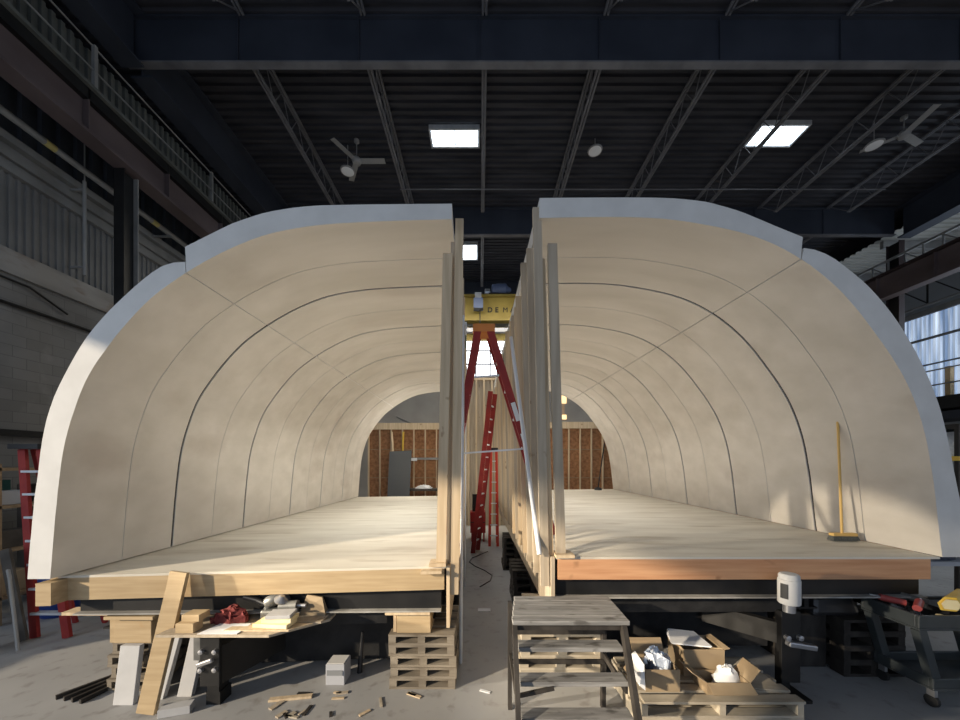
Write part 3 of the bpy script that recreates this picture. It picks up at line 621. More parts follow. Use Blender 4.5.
# framed partition across the far end
def partition(x0, x1, label, top):
    t = thing('framed_partition', label, 'partition', ((x0+x1)/2, 13.1, 0))
    MB().box(x0, x1, 13.1, 13.12, .04, top-.24).build('sheathing', 'osb', t)
    MB().box(x0, x1, 13.0, 13.12, top-.24, top).build('top_plate', 'stud', t); MB().box(x0, x1, 13.0, 13.12, 0, .04).build('bottom_plate', 'stud', t)
    n = int((x1-x0)/.42); 
    for k in range(n+1):
        x = lerp(x0+.02, x1-.02, k/n); MB().box(x-.02, x+.02, 13.0, 13.1, .04, top-.24).build('stud', 'stud', t)
    for z in (1.7, 2.75):
        MB().box(x0+.05, x1-.05, 13.085, 13.1, z, z+.03).build('seam_strip', 'shelf_wood', t)
partition(-4.15, -.75, 'brown framed partition behind the far end of the left module', 3.74); partition(1.6, 5.4, 'brown framed partition behind the far end of the right module', 3.78)
t = thing('stud_screen', 'tall pale stud wall closing the far end of the gap under the window', 'partition', (.4, 12.7, 0))
MB().box(-.72, 1.55, 12.76, 12.78, 0, 5.25).build('sheathing', 'stud_grey', t)
for k in range(9): MB().box(-.72+.28*k, -.66+.28*k, 12.66, 12.76, 0, 5.25).build('stud', 'stud', t)
MB().box(-.72, 1.58, 12.66, 12.78, 5.25, 5.33).build('top_plate', 'stud', t)
tag(MB().bar((-2.95, 12.6, 0), (-3.25, 12.95, 3.4), .07, .04).build('wood_strip', 'stud'), 'tan strip leaning on the left partition above the grey panel', 'strip')
tag(MB().bar((-2.9, 12.78, 0), (-2.82, 12.95, 3.4), .06, .03).build('wood_strip', 'yellow'), 'yellow strip leaning on the left partition above the grey panel', 'strip')
t = thing('work_bench', 'long bench with dark top against the left partition', 'bench', (-1.7, 12.5, 0))
MB().box(-2.8, -.85, 12.3, 12.75, 1.28, 1.36).build('top', 'dark_clutter', t)
for x in (-2.7, -.95): MB().box(x-.05, x+.05, 12.3, 12.7, 0, 1.28).build('leg', 'shelf_wood', t)
tag(MB().lump((-2.0, 12.5, 1.36), .3, .15, .12, 5).build('paper_pile', 'paper'), 'crumpled papers lying on the bench at the far end', 'papers')
t = thing('clamp_rail', 'grey rail standing out from the left partition', 'rail', (-1.7, 12.9, 2.4))
MB().box(-2.5, -.8, 12.86, 12.98, 2.38, 2.46).build('rail', 'girt_grey', t); MB().box(-2.5, -2.3, 12.8, 12.86, 2.34, 2.44).build('clamp', 'paper', t)
tag(MB().bar((-4.65, 12.5, 0), (-4.3, 12.9, 3.3), .08, .04).build('leaning_board', 'stud_grey'), 'grey board leaning at the left end of the partition', 'board')
tag(MB().lump((-5.0, 12.6, 1.1), .35, .3, .7, 8).build('scrap_heap', 'dark_clutter'), 'dark heap of stuff left of the partition', 'heap')
tag(MB().box(-5.5, -4.7, 12.3, 12.9, 0, 1.08).build('crate', 'shelf_wood', None, .01), 'brown crate under the dark heap left of the partition', 'crate')
tag(MB().tube([(-4.2, 17.71, 4.6), (-2.0, 17.71, 3.6)], .03, 6).build('brace_pipe', 'girt_grey'), 'slanting pipe on the far grey wall over the left partition', 'pipe')

# ---------------------------------------------------------------- in the gap: ladders, poles, tool box
def step_ladder_side(apex, fr_foot, rr_foot, dy, m, label, cap='ladder_orange', nr=7, rw=.09):
    t = thing('step_ladder', label, 'ladder', ((fr_foot[0]+rr_foot[0])/2, apex[1], min(fr_foot[2], rr_foot[2])), 'red ladders in the gap')
    A = Vector(apex)
    for ft, ad in ((Vector(fr_foot), .08), (Vector(rr_foot), -.08)):
        for s in (-1, 1):
            q = ft + Vector((0, s*dy*1.25, 0)); a = A + Vector((ad, s*dy, 0))
            MB().bar(q, a, rw, .035, up=(0, 1, 0)).build('rail', m, t)
        for k in range(1, nr):
            a = lerp(ft, A+Vector((ad, 0, 0)), k/nr); d = dy*lerp(1.25, 1, k/nr)
            MB().box(a.x-.035, a.x+.035, a.y-d, a.y+d, a.z-.012, a.z+.012).build('rung', 'aluminium', t)
    MB().box(A.x-.14, A.x+.14, A.y-dy*1.15, A.y+dy*1.15, A.z-.02, A.z+.09).build('top_cap', cap, t, .01)
    for f_ in (.42, .78):
        a = lerp(Vector(fr_foot), A, f_); e = lerp(Vector(rr_foot), A, f_)
        MB().bar(a+Vector((0, -dy*1.1, 0)), e+Vector((0, -dy*1.1, 0)), .03, .02).build('spreader', 'aluminium', t)
    return t
t = step_ladder_side((.05, 4.57, 3.93), (.92, 4.57, 1.36), (-.50, 4.57, 1.255), .12, 'ladder_red', 'big red stepladder standing astride the gap with feet on both modules')
a = Vector((.05+.08, 4.44, 3.93)); e = Vector((.92, 4.41, 1.36))
for k in (.40, .55):
    q = lerp(a, e, k); MB().bar(q-(e-a).normalized()*.12-Vector((0, .024, 0)), q+(e-a).normalized()*.12-Vector((0, .024, 0)), .055, .008, up=(0, 1, 0)).build('sticker', 'paper', t)
t = thing('extension_ladder', 'straight red ladder leaning in the gap behind the stepladder', 'ladder', (-.05, 9.2, 0), 'red ladders in the gap')
for s in (-.17, .17): MB().bar((-.12+s*.35, 9.0+s, 0), (.30+s*.35, 8.2+s, 3.9), .11, .04, up=(0, 1, 0)).build('rail', 'ladder_red', t)
for k in range(1, 13):
    f_ = k/13; q = lerp(Vector((-.12, 9.0, 0)), Vector((.30, 8.2, 3.9)), f_); MB().bar(q+Vector((-.06, -.17, 0)), q+Vector((.06, .17, 0)), .03, .03).build('rung', 'aluminium', t)
t = thing('step_ladder', 'short bright red stepladder standing folded at the far end of the gap', 'ladder', (.35, 9.6, 0), 'red ladders in the gap')
for x in (.26, .48):
    MB().bar((x, 9.55, 0), (lerp(x, .4, .35), 9.75, 2.6), .07, .04, up=(0, 1, 0)).build('rail', 'ladder_bright', t)
    MB().bar((x, 10.0, 0), (lerp(x, .4, .35), 9.8, 2.6), .06, .03, up=(0, 1, 0)).build('rear_rail', 'ladder_bright', t)
for k in range(1, 9):
    f_ = k/9; MB().bar((lerp(.26, .35, f_), 9.55+.2*f_, 2.6*f_), (lerp(.48, .43, f_), 9.55+.2*f_, 2.6*f_), .07, .025).build('tread', 'aluminium', t)
MB().box(.3, .5, 9.68, 9.86, 2.6, 2.68).build('top_cap', 'black_plastic', t)
t = thing('tool_cabinet', 'red tool cabinet at the far end of the gap', 'tool cabinet', (-.05, 10.3, 0))
MB().box(-.28, .16, 10.1, 10.5, .25, .85).build('body', 'red_box', t, .01)
MB().box(-.27, .15, 10.09, 10.1, .55, .57).build('drawer_gap', 'black_plastic', t)
for x in (-.25, .09): MB().box(x, x+.04, 10.12, 10.48, 0, .25).build('leg', 'red_box', t)
tag(MB().box(-.22, .12, 10.15, 10.2, .86, 1.36).build('machine', 'black_steel'), 'black framed machine on the red tool cabinet', 'machine')
tag(MB().lump((-.02, 10.3, .86), .12, .08, .25, 3).build('white_bundle', 'paper'), 'white bundle beside the black machine on the tool cabinet', 'bundle')
def pole(p, q, r, m, label, name='pole'):
    return tag(MB().tube([p, q], r, 10).build(name, m, None, 0, True), label, 'pole', 'poles leaning in the gap')
pole((.585, 3.46, 1.36), (.405, 4.6, 3.9), .024, 'pvc_white', 'white pipe leaning against the right gap studs', 'plastic_pipe')
pole((-.22, 3.98, 0.0), (-.20, 4.16, 4.0), .022, 'aluminium', 'shiny metal pole standing along the left gap studs')
pole((-.28, 6.5, 0), (-.27, 6.6, 4.9), .02, 'pvc_white', 'thin pale pole standing farther back along the left gap studs')
for (x, y, z, lb) in ((-.34, 6.2, 4.4, 'dark clamp high on the left gap studs'), (.54, 7.2, 4.4, 'dark clamp high on the right gap studs')):
    t = thing('clamp', lb, 'clamp', (x, y, z)); MB().box(x-.06, x+.1, y-.05, y+.05, z-.1, z+.1).build('body', 'teal', t); MB().tube([(x+.06, y, z+.1), (x+.06, y, z+.28)], .012, 6).build('screw', 'steel', t)
tag(MB().tube([(.0+.25*math.sin(k*.9), 6.4+k*.32, .012) for k in range(9)], .008, 6).build('cable', 'black_plastic'), 'thin black cable lying on the floor of the gap', 'cable')
tag(MB().box(-.03, .16, 5.35, 5.45, 0, .01).build('plastic_scrap', 'paper'), 'pale scrap of plastic lying in the middle of the gap floor', 'scrap')

# cribbing under the modules: stacks of old pallets
def pallet(name, x0, x1, y0, y1, z, h, m, label, group, slats=4, cat='pallet'):
    t = thing(name, label, cat, ((x0+x1)/2, (y0+y1)/2, z), group)
    th = h*.2
    for zz in (z, z+h-th):
        for k in range(slats):
            wd = (y1-y0)/slats*.72; a = lerp(y0, y1-wd, k/(slats-1)); MB().box(x0, x1, a, a+wd, zz, zz+th).build('slat', m, t)
    for k in range(3):
        wd = (x1-x0)*.11; a = lerp(x0, x1-wd, k/2); MB().box(a, a+wd, y0+.005, y1-.005, z+th, z+h-th).build('stringer', m, t)
    return t
ORD = ['bottom', 'second', 'third', 'fourth', 'fifth', 'sixth']
def stack(x0, x1, y0, y1, n, h, m, where, jit=.02, z0=0, name='pallet'):
    for k in range(n):
        dx = random.uniform(-jit, jit); dy = random.uniform(-jit, jit)
        pallet(name, x0+dx, x1+dx, y0+dy, y1+dy, z0+k*h, h-.0005, m, '%s pallet of the stack %s' % (ORD[k] if k < n-1 else 'topmost', where), 'pallets '+where)
stack(-.90, -.24, 3.53, 4.25, 5, .108, 'old_pallet', 'under the front right corner of the left module')
stack(-3.68, -3.28, 3.50, 4.3, 4, .118, 'old_pallet', 'under the left rear of the front rim')
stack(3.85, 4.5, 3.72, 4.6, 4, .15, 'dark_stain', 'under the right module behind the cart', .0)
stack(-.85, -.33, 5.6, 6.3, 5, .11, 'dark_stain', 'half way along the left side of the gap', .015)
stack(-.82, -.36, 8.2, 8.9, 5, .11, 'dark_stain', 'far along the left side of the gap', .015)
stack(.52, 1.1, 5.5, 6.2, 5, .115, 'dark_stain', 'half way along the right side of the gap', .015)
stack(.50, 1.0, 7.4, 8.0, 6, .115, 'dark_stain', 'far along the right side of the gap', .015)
stack(.42, 1.28, 3.62, 4.3, 4, .125, 'pallet_new', 'behind the wooden step stool', .015)
t = thing('support_box', 'pale wood box block on the pallets at the front right corner of the left module', 'block', (-.67, 3.75, .54))
MB().box(-.84, -.50, 3.56, 3.95, .541, .735).build('block', 'lumber', t, .004); MB().box(-.88, -.85, 3.58, 3.9, .541, .735).build('side', 'stud', t)
tag(MB().box(-.95, -.50, 3.52, 3.98, .736, .762).build('plank', 'stud', None, .003), 'short thick plank between the box block and the steel beam', 'plank')
t = thing('support_box', 'orange wood box block on the pallets near the leaning board', 'block', (-3.45, 3.75, .472))
MB().box(-3.63, -3.26, 3.49, 4.1, .474, .73).build('block', 'lumber', t, .004); MB().box(-3.68, -3.635, 3.5, 4.0, .474, .72).build('side', 'lumber', t)
tag(MB().box(-3.66, -3.18, 3.42, 4.05, .732, .765).build('plank', 'lumber', None, .003), 'light plank lying on the orange box block', 'plank')
for k in range(2):
    tag(MB().box(.50+.42*k, .88+.42*k, 3.70, 4.25, .502, .69).build('wood_block', 'pallet_new', None, .004), ['left', 'right'][k]+' pale wood block on the pallets behind the step stool', 'block')
t = thing('tarp_bundle', 'black plastic bundle on the dark pallets under the right module', 'bundle', (3.95, 4.0, .60))
b = MB(); b.hexa([(3.58, 3.78, .601), (4.12, 3.78, .601), (4.16, 4.3, .601), (3.55, 4.3, .601), (3.64, 3.84, .82), (4.05, 3.82, .84), (4.10, 4.25, .84), (3.62, 4.25, .84)])
b.build('bundle', 'black_plastic', t, .05)
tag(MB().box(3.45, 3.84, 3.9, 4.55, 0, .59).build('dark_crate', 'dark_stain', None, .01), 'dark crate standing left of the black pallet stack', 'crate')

# ---------------------------------------------------------------- left foreground
tag(MB().bar((-2.985, 3.15, .02), (-2.83, 3.32, 1.235), .16, .04, up=(0, 1, 0)).build('leaning_board', 'lumber', None, .003), 'long yellow board leaning from the floor on the left module rim', 'board')
def slab(p, wd, dp, h, lean, m, lb, name='foam_board', yaw=0, side=0):
    p = Vector(p); r = Matrix.Rotation(yaw, 3, 'Z')
    pts = [(-wd/2, 0, 0), (wd/2, 0, 0), (wd/2, dp, 0), (-wd/2, dp, 0), (-wd/2+side, lean, h), (wd/2+side, lean, h), (wd/2+side, lean+dp, h), (-wd/2+side, lean+dp, h)]
    return tag(MB().hexa([p + r @ Vector(q) for q in pts]).build(name, m, None, .004), lb, 'board')
slab((-3.33, 3.28, 0), .19, .05, .49, .13, 'foam_board', 'narrow white foam board leaning on the pallet stack at left', side=-.06)
slab((-3.13, 3.36, 0), .2, .05, .56, .17, 'foam_board', 'wide white foam board just left of the long leaning yellow board', side=.03)
slab((-2.86, 3.40, 0), .14, .05, .56, .12, 'foam_board', 'white foam board right of the long leaning yellow board', side=.04)
def stick(p, q, a, b_, m, lb, name='wood_stick', cat='stick', group=None): return tag(MB().bar(p, q, a, b_).build(name, m, None, .002), lb, cat, group)
stick((-2.86, 3.15, .037), (-2.63, 3.22, .037), .10, .07, 'foam_board', 'white foam offcut lying at the foot of the leaning board', 'foam_offcut', 'offcut')
for k in range(4):
    stick((-4.05+.1*k, 3.36-.02*k, .021), (-3.74+.05*k, 3.88, .022), .03, .04, 'dark_stain', ['leftmost', 'second', 'third', 'rightmost'][k]+' of the dark sticks on the floor beside the pallet stack', 'dark_stick', 'stick', 'dark sticks on the floor')
stick((-3.88, 3.72, .061), (-3.74, 4.05, .061), .06, .035, 'lumber', 'pale stick lying over the dark sticks beside the pallet stack')
# plank shelf with tools on the hitch
t = thing('hitch_coupler', 'black steel hitch plate with bolts under the left module', 'hitch', (-2.5, 3.25, .1))
MB().box(-2.58, -2.40, 3.24, 3.28, .20, .72).build('plate', 'black_steel', t, .004)
MB().box(-2.67, -2.60, 3.28, 3.34, .42, .66).build('side_plate', 'tool_grey', t)
for x, z in ((-2.555, .53), (-2.43, .53), (-2.56, .36), (-2.43, .365)): MB().lathe([(.022, 0), (.022, .03), (.0, .035)], (x, 3.24, z), 8, axis=(0, -1, 0)).build('bolt', 'steel', t)
MB().bar((-2.57, 3.2, .42), (-2.43, 3.2, .47), .04, .04).build('coupler', 'steel', t, .01)
MB().bar((-2.5, 3.29, .36), (-2.2, 3.94, .38), .1, .36).build('tongue', 'black_steel', t)
MB().box(-2.56, -2.43, 3.29, 3.44, .0, .12).build('stand', 'black_steel', t)
MB().box(-2.55, -2.44, 3.29, 3.42, .12, .5).build('stem', 'black_steel', t)
t0 = tag(MB().prism([(-2.86, 3.1, .722), (-1.86, 3.1, .722), (-1.46, 3.42, .722), (-1.46, 3.56, .722), (-2.80, 3.56, .722)], (0, 0, .022)).build('plank_shelf', 'stud_grey', None), 'thin plywood shelf laid on the black hitch plate', 'shelf')
tag(MB().prism([(-2.3, 3.16, .746), (-1.72, 3.16, .746), (-1.56, 3.3, .746), (-2.25, 3.3, .746)], (0, 0, .015)).build('thin_board', 'stud', None), 'thin tan board lying at the front of the tool shelf', 'board')
tag(MB().box(-1.9, -1.5, 3.32, 3.5, .746, .762).build('thin_board', 'stud_grey', None), 'thin grey brown board lying at the right of the tool shelf', 'board')
tag(MB().box(-2.71, -2.55, 3.13, 3.24, .745, .83).box(-2.69, -2.53, 3.17, 3.3, .83, .89).build('wood_block', 'lumber', None, .003), 'notched pine block at the left end of the tool shelf', 'block')
tag(MB().hexa([(-2.5, 3.11, .746), (-2.15, 3.11, .746), (-2.13, 3.28, .746), (-2.42, 3.28, .746), (-2.5, 3.11, .75), (-2.15, 3.11, .75), (-2.13, 3.28, .765), (-2.42, 3.28, .765)]).build('paper_sheet', 'paper', None), 'white paper sheet on the front edge of the tool shelf', 'paper')
tag(MB().lump((-2.37, 3.36, .746), .16, .09, .13, 11, .5).build('rag', 'red_cloth', None), 'dark red crumpled rag on the tool shelf', 'rag')
t = thing('angle_grinder', 'grey metal angle grinder lying on the tool shelf', 'power tool', (-2.0, 3.45, .746))
MB().tube([(-2.34, 3.5, .93), (-2.22, 3.5, .90), (-2.12, 3.48, .87)], .03, 10).build('handle', 'black_plastic', t, 0, True)
MB().lathe([(.05, 0), (.06, .03), (.055, .1), (.03, .14)], (-2.10, 3.47, .88), 14, axis=(.9, 0, .4)).build('motor', 'tool_grey', t, 0, True)
MB().lathe([(.07, 0), (.07, .015), (.02, .05)], (-1.94, 3.45, .92), 16, axis=(.3, -.3, .9)).build('guard', 'steel', t)
MB().lathe([(.03, -.02), (.035, 0), (.035, .1), (.0, .12)], (-2.08, 3.45, .747), 12).build('stand', 'tool_grey', t)
t = thing('power_drill', 'dark grey power drill lying beside the foam blocks on the tool shelf', 'power tool', (-1.9, 3.42, .746))
MB().box(-2.12, -1.92, 3.38, 3.5, .747, .84).build('body', 'tool_grey', t, .02); MB().tube([(-1.95, 3.44, .86), (-1.78, 3.44, .87)], .05, 12).build('barrel', 'tool_grey', t, 0, True); MB().tube([(-1.80, 3.44, .87), (-1.70, 3.44, .87)], .02, 8).build('chuck', 'steel', t)
tag(MB().hexa([(-1.78, 3.46, .762), (-1.52, 3.46, .762), (-1.52, 3.54, .762), (-1.78, 3.54, .762), (-1.72, 3.5, .95), (-1.56, 3.48, .93), (-1.56, 3.5, .93), (-1.72, 3.52, .95)]).build('cardboard_flap', 'cardboard'), 'folded brown cardboard at the back of the tool shelf', 'cardboard')
for k, (x0, x1, y0, y1, z, h, m) in enumerate(((-2.06, -1.73, 3.18, 3.34, .763, .036, 'foam_yellow'), (-1.99, -1.72, 3.2, 3.35, .80, .036, 'foam_yellow'), (-1.96, -1.74, 3.2, 3.36, .837, .032, 'foam_board'))):
    tag(MB().box(x0, x1, y0, y1, z, z+h, Matrix.Rotation(.1*k-.1, 3, 'Z')).build('foam_block', m, None, .004), ['bottom cream foam block of the small pile on the tool shelf', 'middle cream foam block of the small pile on the tool shelf', 'white foam block on top of the pile on the tool shelf'][k], 'foam block', 'foam blocks on the tool shelf')
t = thing('small_box', 'small white box with grey label on the floor under the left module', 'box', (-1.5, 3.6, 0))
MB().box(-1.57, -1.38, 3.58, 3.76, 0, .21).build('carton', 'foam_grey', t, .004); MB().box(-1.555, -1.395, 3.572, 3.58, .10, .15).build('label', 'label_grey', t); MB().box(-1.56, -1.39, 3.59, 3.75, .21, .215).build('lid', 'foam_white', t)
tag(MB().tube([(-1.30, 3.80, 0), (-1.28, 3.84, .42)], .03, 8, r2=.015).build('dark_tool', 'black_plastic'), 'dark tool standing behind the small white box', 'tool')
stick((-2.0, 3.34, .012), (-1.62, 3.40, .012), .05, .022, 'stud', 'tan stick lying on the sunlit floor under the left module')
for k in range(16):
    x = random.uniform(-1.9, -.5); y = random.uniform(3.12, 3.5); a = random.uniform(0, 3.1); l = random.uniform(.03, .09)
    tag(MB().bar((x-l*math.cos(a), y-l*math.sin(a), .006), (x+l*math.cos(a), y+l*math.sin(a), .006), random.uniform(.02, .05), .01).build('wood_chip', ['stud', 'dark_stain', 'stud_grey', 'pallet_new'][k % 4]), 'wood chip lying on the floor before the left module', 'wood chip', 'wood chips on the floor')
tag(MB().bar((-.0, 3.5, .004), (.1, 3.46, .004), .03, .006).build('paper_scrap', 'paper'), 'white scrap of paper on the floor left of the step stool', 'scrap')

# left clutter beside the block wall
t = thing('step_ladder', 'red stepladder standing behind the left edge of the left module', 'ladder', (-5.6, 5.0, 0))
for dx in (0, .42):
    MB().bar((-5.75+dx, 4.55, 0), (-6.3+dx*.6, 4.85, 2.45), .10, .04, up=(0, 1, 0)).build('rail', 'ladder_red', t); MB().bar((-5.72+dx, 4.98, 0), (-6.28+dx*.6, 4.95, 2.45), .06, .03, up=(0, 1, 0)).build('rear_rail', 'ladder_red', t)
for k in range(1, 8): MB().bar((-5.75-.55*k/8, 4.55+.3*k/8, 2.45*k/8), (-5.33-.72*k/8, 4.55+.3*k/8, 2.45*k/8), .08, .03).build('tread', 'aluminium', t)
MB().box(-6.38, -5.97, 4.75, 5.0, 2.45, 2.52).build('top_cap', 'black_plastic', t)
t = thing('shelf_rack', 'wooden shelf rack full of dark stuff at the left edge', 'shelf', (-6.9, 5.0, 0))
for x in (-7.7, -6.68):
    for y in (4.85, 5.5): MB().box(x-.04, x+.04, y-.04, y+.04, 0, 2.25).build('post', 'shelf_wood', t)
for z in (.35, 1.0, 1.62, 2.15): MB().box(-7.74, -6.64, 4.8, 5.55, z, z+.04).build('board', 'shelf_wood', t)
i = 0
for z in (.39, 1.04, 1.66):
    for x in (-7.46, -7.18, -6.88):
        m = ['dark_clutter', 'shelf_wood', 'cardboard', 'teal', 'foam_grey', 'dark_clutter', 'cardboard', 'teal', 'foam_grey'][i]; col = ['dark', 'brown wooden', 'cardboard', 'teal', 'grey', 'dark', 'cardboard', 'teal', 'grey'][i]
        tag(MB().box(x-.12, x+.12, 4.9, 5.3, z+.001, z+.2+.05*(i % 4)).build('storage_box', m, None, .008), '%s box on the %s shelf of the left rack, %s' % (col, ['lowest', 'middle', 'upper'][i//3], ['left place', 'middle place', 'right place'][i % 3]), 'box', 'boxes on the left rack'); i += 1
tag(MB().bar((-5.75, 4.43, .02), (-6.1, 4.52, 1.15), .13, .03, up=(0, 1, 0)).build('grey_sheet', 'dark_clutter'), 'dark sheet leaning beside the shelf rack at left', 'sheet')
tag(MB().tube([(-5.51, 4.2, .02), (-5.8, 4.34, .85), (-5.9, 4.4, .92)], .018, 8).build('bent_pipe', 'pipe_grey'), 'thin grey bent pipe leaning beside the shelf rack at left', 'pipe')
tag(MB().lathe([(.0, 0), (.13, 0), (.15, .28), (.16, .3), (.14, .3), (.12, .03), (.0, .03)], (-5.95, 4.05, 0), 18).build('bucket', 'foam_grey', None, 0, True), 'pale bucket on the floor at the left edge', 'bucket')
t = thing('blue_barrel', 'blue plastic drum standing behind the red ladder foot at left', 'drum', (-6.3, 5.3, 0))
MB().lathe([(.21, 0), (.24, .05), (.24, .3), (.255, .33), (.24, .36), (.24, .52), (.255, .55), (.24, .58), (.24, .70), (.22, .74)], (-6.3, 5.3, 0), 24).build('drum', 'blue_plastic', t, 0, True)
MB().lathe([(.23, .74), (.23, .76), (.0, .76)], (-6.3, 5.3, 0), 24).build('lid', 'blue_plastic', t)
tag(MB().box(-4.9, -3.35, 4.12, 4.28, .474, .51).build('plank', 'stud'), 'pale plank end sticking out beside the blue drum', 'plank')
tag(MB().lump((-5.87, 5.35, 0), .13, .13, .3, 9, .3).build('dark_bag', 'dark_clutter'), 'dark bag on the floor right of the blue drum', 'bag')
tag(MB().box(-7.9, -7.0, 6.0, 6.8, 0, 1.9).build('locker', 'dark_clutter', None, .01), 'dark locker standing behind the shelf rack', 'locker')

# ---------------------------------------------------------------- right foreground
# wooden step stool
t = thing('step_stool', 'weathered wooden step stool standing in front of the gap', 'step stool', (.7, 3.0, 0))
ZT = 1.02
def sx(y): return .27 + (y-2.76)*.14, 1.155 + (y-2.76)*.03
for k in range(5):
    y0 = 2.76+k*.105; y1 = y0+.101; a, e = sx((y0+y1)/2)
    MB().box(a-.02, e+.02, y0, y1, ZT-.035, ZT).build('top_plank', 'grey_plank', t, .004)
for k in range(4):
    z = ZT-.21*(k+1); y = 2.775-.098*(k+1)+.085; MB().box(.305, 1.125, y, y+.13, z-.035, z).build('tread', 'grey_plank', t, .004)
for x in (.275, 1.135):
    MB().bar((x, 2.80, ZT-.035), (x, 2.80-.47, 0), .035, .075, up=(0, 1, 0)).build('front_leg', 'dark_stain', t)
    MB().bar((x, 3.23, ZT-.035), (x, 3.25, 0), .035, .06, up=(0, 1, 0)).build('rear_leg', 'dark_stain', t)
    MB().bar((x, 2.72, .5), (x, 3.24, .5), .02, .05).build('side_brace', 'dark_stain', t)
for z in (.72, .45): MB().box(.275, 1.135, 3.2, 3.22, z-.02, z+.02).build('rear_brace', 'dark_stain', t)
MB().box(.27, 1.14, 2.79, 2.82, ZT-.085, ZT-.036).build('apron', 'dark_stain', t)
MB().bar((.29, 2.66, .50), (.56, 2.66, .56), .02, .03).build('diagonal_brace', 'dark_stain', t)

# pallets with open cartons
for k in range(2):
    t = thing('pallet', ['lower', 'upper'][k]+' pallet of the two under the open cardboard boxes', 'pallet', (2.0, 3.2, .135*k), 'pallets under the cartons')
    z = .1355*k; x0, x1, y0, y1 = 1.35, 2.70, 2.93, 3.62
    for j in range(5):
        a = lerp(y0, y1-.1, j/4); MB().box(x0+.02*k, x1+.015*k, a, a+.1, z+.112, z+.134).build('slat', 'pallet_new', t, .002)
    for j in range(3):
        a = lerp(y0, y1-.1, j/2); MB().box(x0, x1, a, a+.1, z, z+.02).build('bottom_slat', 'pallet_new', t)
    for j in range(3):
        a = lerp(x0, x1-.05, j/2); MB().box(a, a+.05, y0+.003, y1-.003, z+.02, z+.112).build('stringer', 'pallet_new', t)
ZP = .2705
def carton(x0, x1, y0, y1, h, label, flaps, z=ZP, yaw=0):
    c = Vector(((x0+x1)/2, (y0+y1)/2, z)); t = thing('cardboard_box', label, 'cardboard box', c, 'open cardboard boxes')
    b = MB(); th = .008
    b.box(x0, x1, y0, y1, z, z+th); b.box(x0, x1, y0, y0+th, z+th, z+h); b.box(x0, x1, y1-th, y1, z+th, z+h); b.box(x0, x0+th, y0+th, y1-th, z+th, z+h); b.box(x1-th, x1, y0+th, y1-th, z+th, z+h)
    b.build('carton', 'cardboard', t)
    for side, ang, ln in flaps:
        if side in 'FB':
            y = y0 if side == 'F' else y1; s = -1 if side == 'F' else 1
            MB().bar((x0, y+s*.5*ln*math.cos(ang), z+h+.5*ln*math.sin(ang)), (x1, y+s*.5*ln*math.cos(ang), z+h+.5*ln*math.sin(ang)), ln, .006, up=(0, -s*math.sin(ang), math.cos(ang))).build('flap', 'cardboard', t)
        else:
            x = x0 if side == 'L' else x1; s = -1 if side == 'L' else 1
            MB().bar((x+s*.5*ln*math.cos(ang), y0, z+h+.5*ln*math.sin(ang)), (x+s*.5*ln*math.cos(ang), y1, z+h+.5*ln*math.sin(ang)), ln, .006, up=(-s*math.sin(ang), 0, math.cos(ang))).build('flap', 'cardboard', t)
    return t
carton(1.44, 1.74, 3.06, 3.32, .19, 'left open cardboard box filled with clear bags on the pallet', (('L', -1.0, .16), ('B', 1.0, .14)))
tag(MB().lump((1.59, 3.19, ZP+.10), .13, .11, .19, 21, .5).build('plastic_bag', 'poly_bag', None), 'crumpled clear plastic bag in the left cardboard box', 'bag')
tag(MB().lump((1.53, 3.14, ZP+.10), .09, .07, .13, 22, .4).build('cloth_bundle', 'dark_cloth', None), 'dark cloth bundle in the left cardboard box', 'bundle')
tag(MB().hexa([(1.36, 3.0, ZP+.09), (1.41, 3.0, ZP+.05), (1.42, 3.18, ZP+.05), (1.36, 3.18, ZP+.09), (1.37, 3.02, ZP+.25), (1.40, 3.0, ZP+.27), (1.41, 3.2, ZP+.28), (1.38, 3.2, ZP+.26)]).build('paper_sheet', 'paper', None), 'white bent sheet hanging over the left cardboard box', 'paper')
carton(1.90, 2.28, 3.28, 3.56, .25, 'tall open cardboard box with papers on its flap, middle of the pallet', (('R', .2, .05),))
tag(MB().hexa([(1.84, 3.36, ZP+.262), (2.16, 3.30, ZP+.258), (2.14, 3.56, ZP+.258), (1.90, 3.60, ZP+.262), (1.82, 3.36, ZP+.275), (2.18, 3.30, ZP+.268), (2.16, 3.56, ZP+.29), (1.92, 3.60, ZP+.30)]).build('paper_stack', 'paper', None), 'papers lying over the tall middle cardboard box', 'paper')
carton(1.95, 2.32, 3.02, 3.22, .10, 'low cardboard box at the front of the pallet with a white foam cup', (('F', -.5, .10), ('R', .9, .14), ('L', .6, .16)))
tag(MB().lump((2.20, 3.15, ZP+.012), .12, .075, .17, 31, .18).build('foam_lump', 'paper', None, 0, True), 'white rounded foam lump in the low front cardboard box', 'foam')
tag(MB().hexa([(2.34, 3.10, ZP+.002), (2.66, 3.06, ZP+.002), (2.62, 3.5, ZP+.002), (2.36, 3.5, ZP+.002), (2.34, 3.10, ZP+.012), (2.66, 3.06, ZP+.012), (2.60, 3.5, ZP+.05), (2.36, 3.5, ZP+.06)]).build('cardboard_sheet', 'pallet_new', None), 'flattened cardboard sheet at the right of the pallet', 'cardboard')

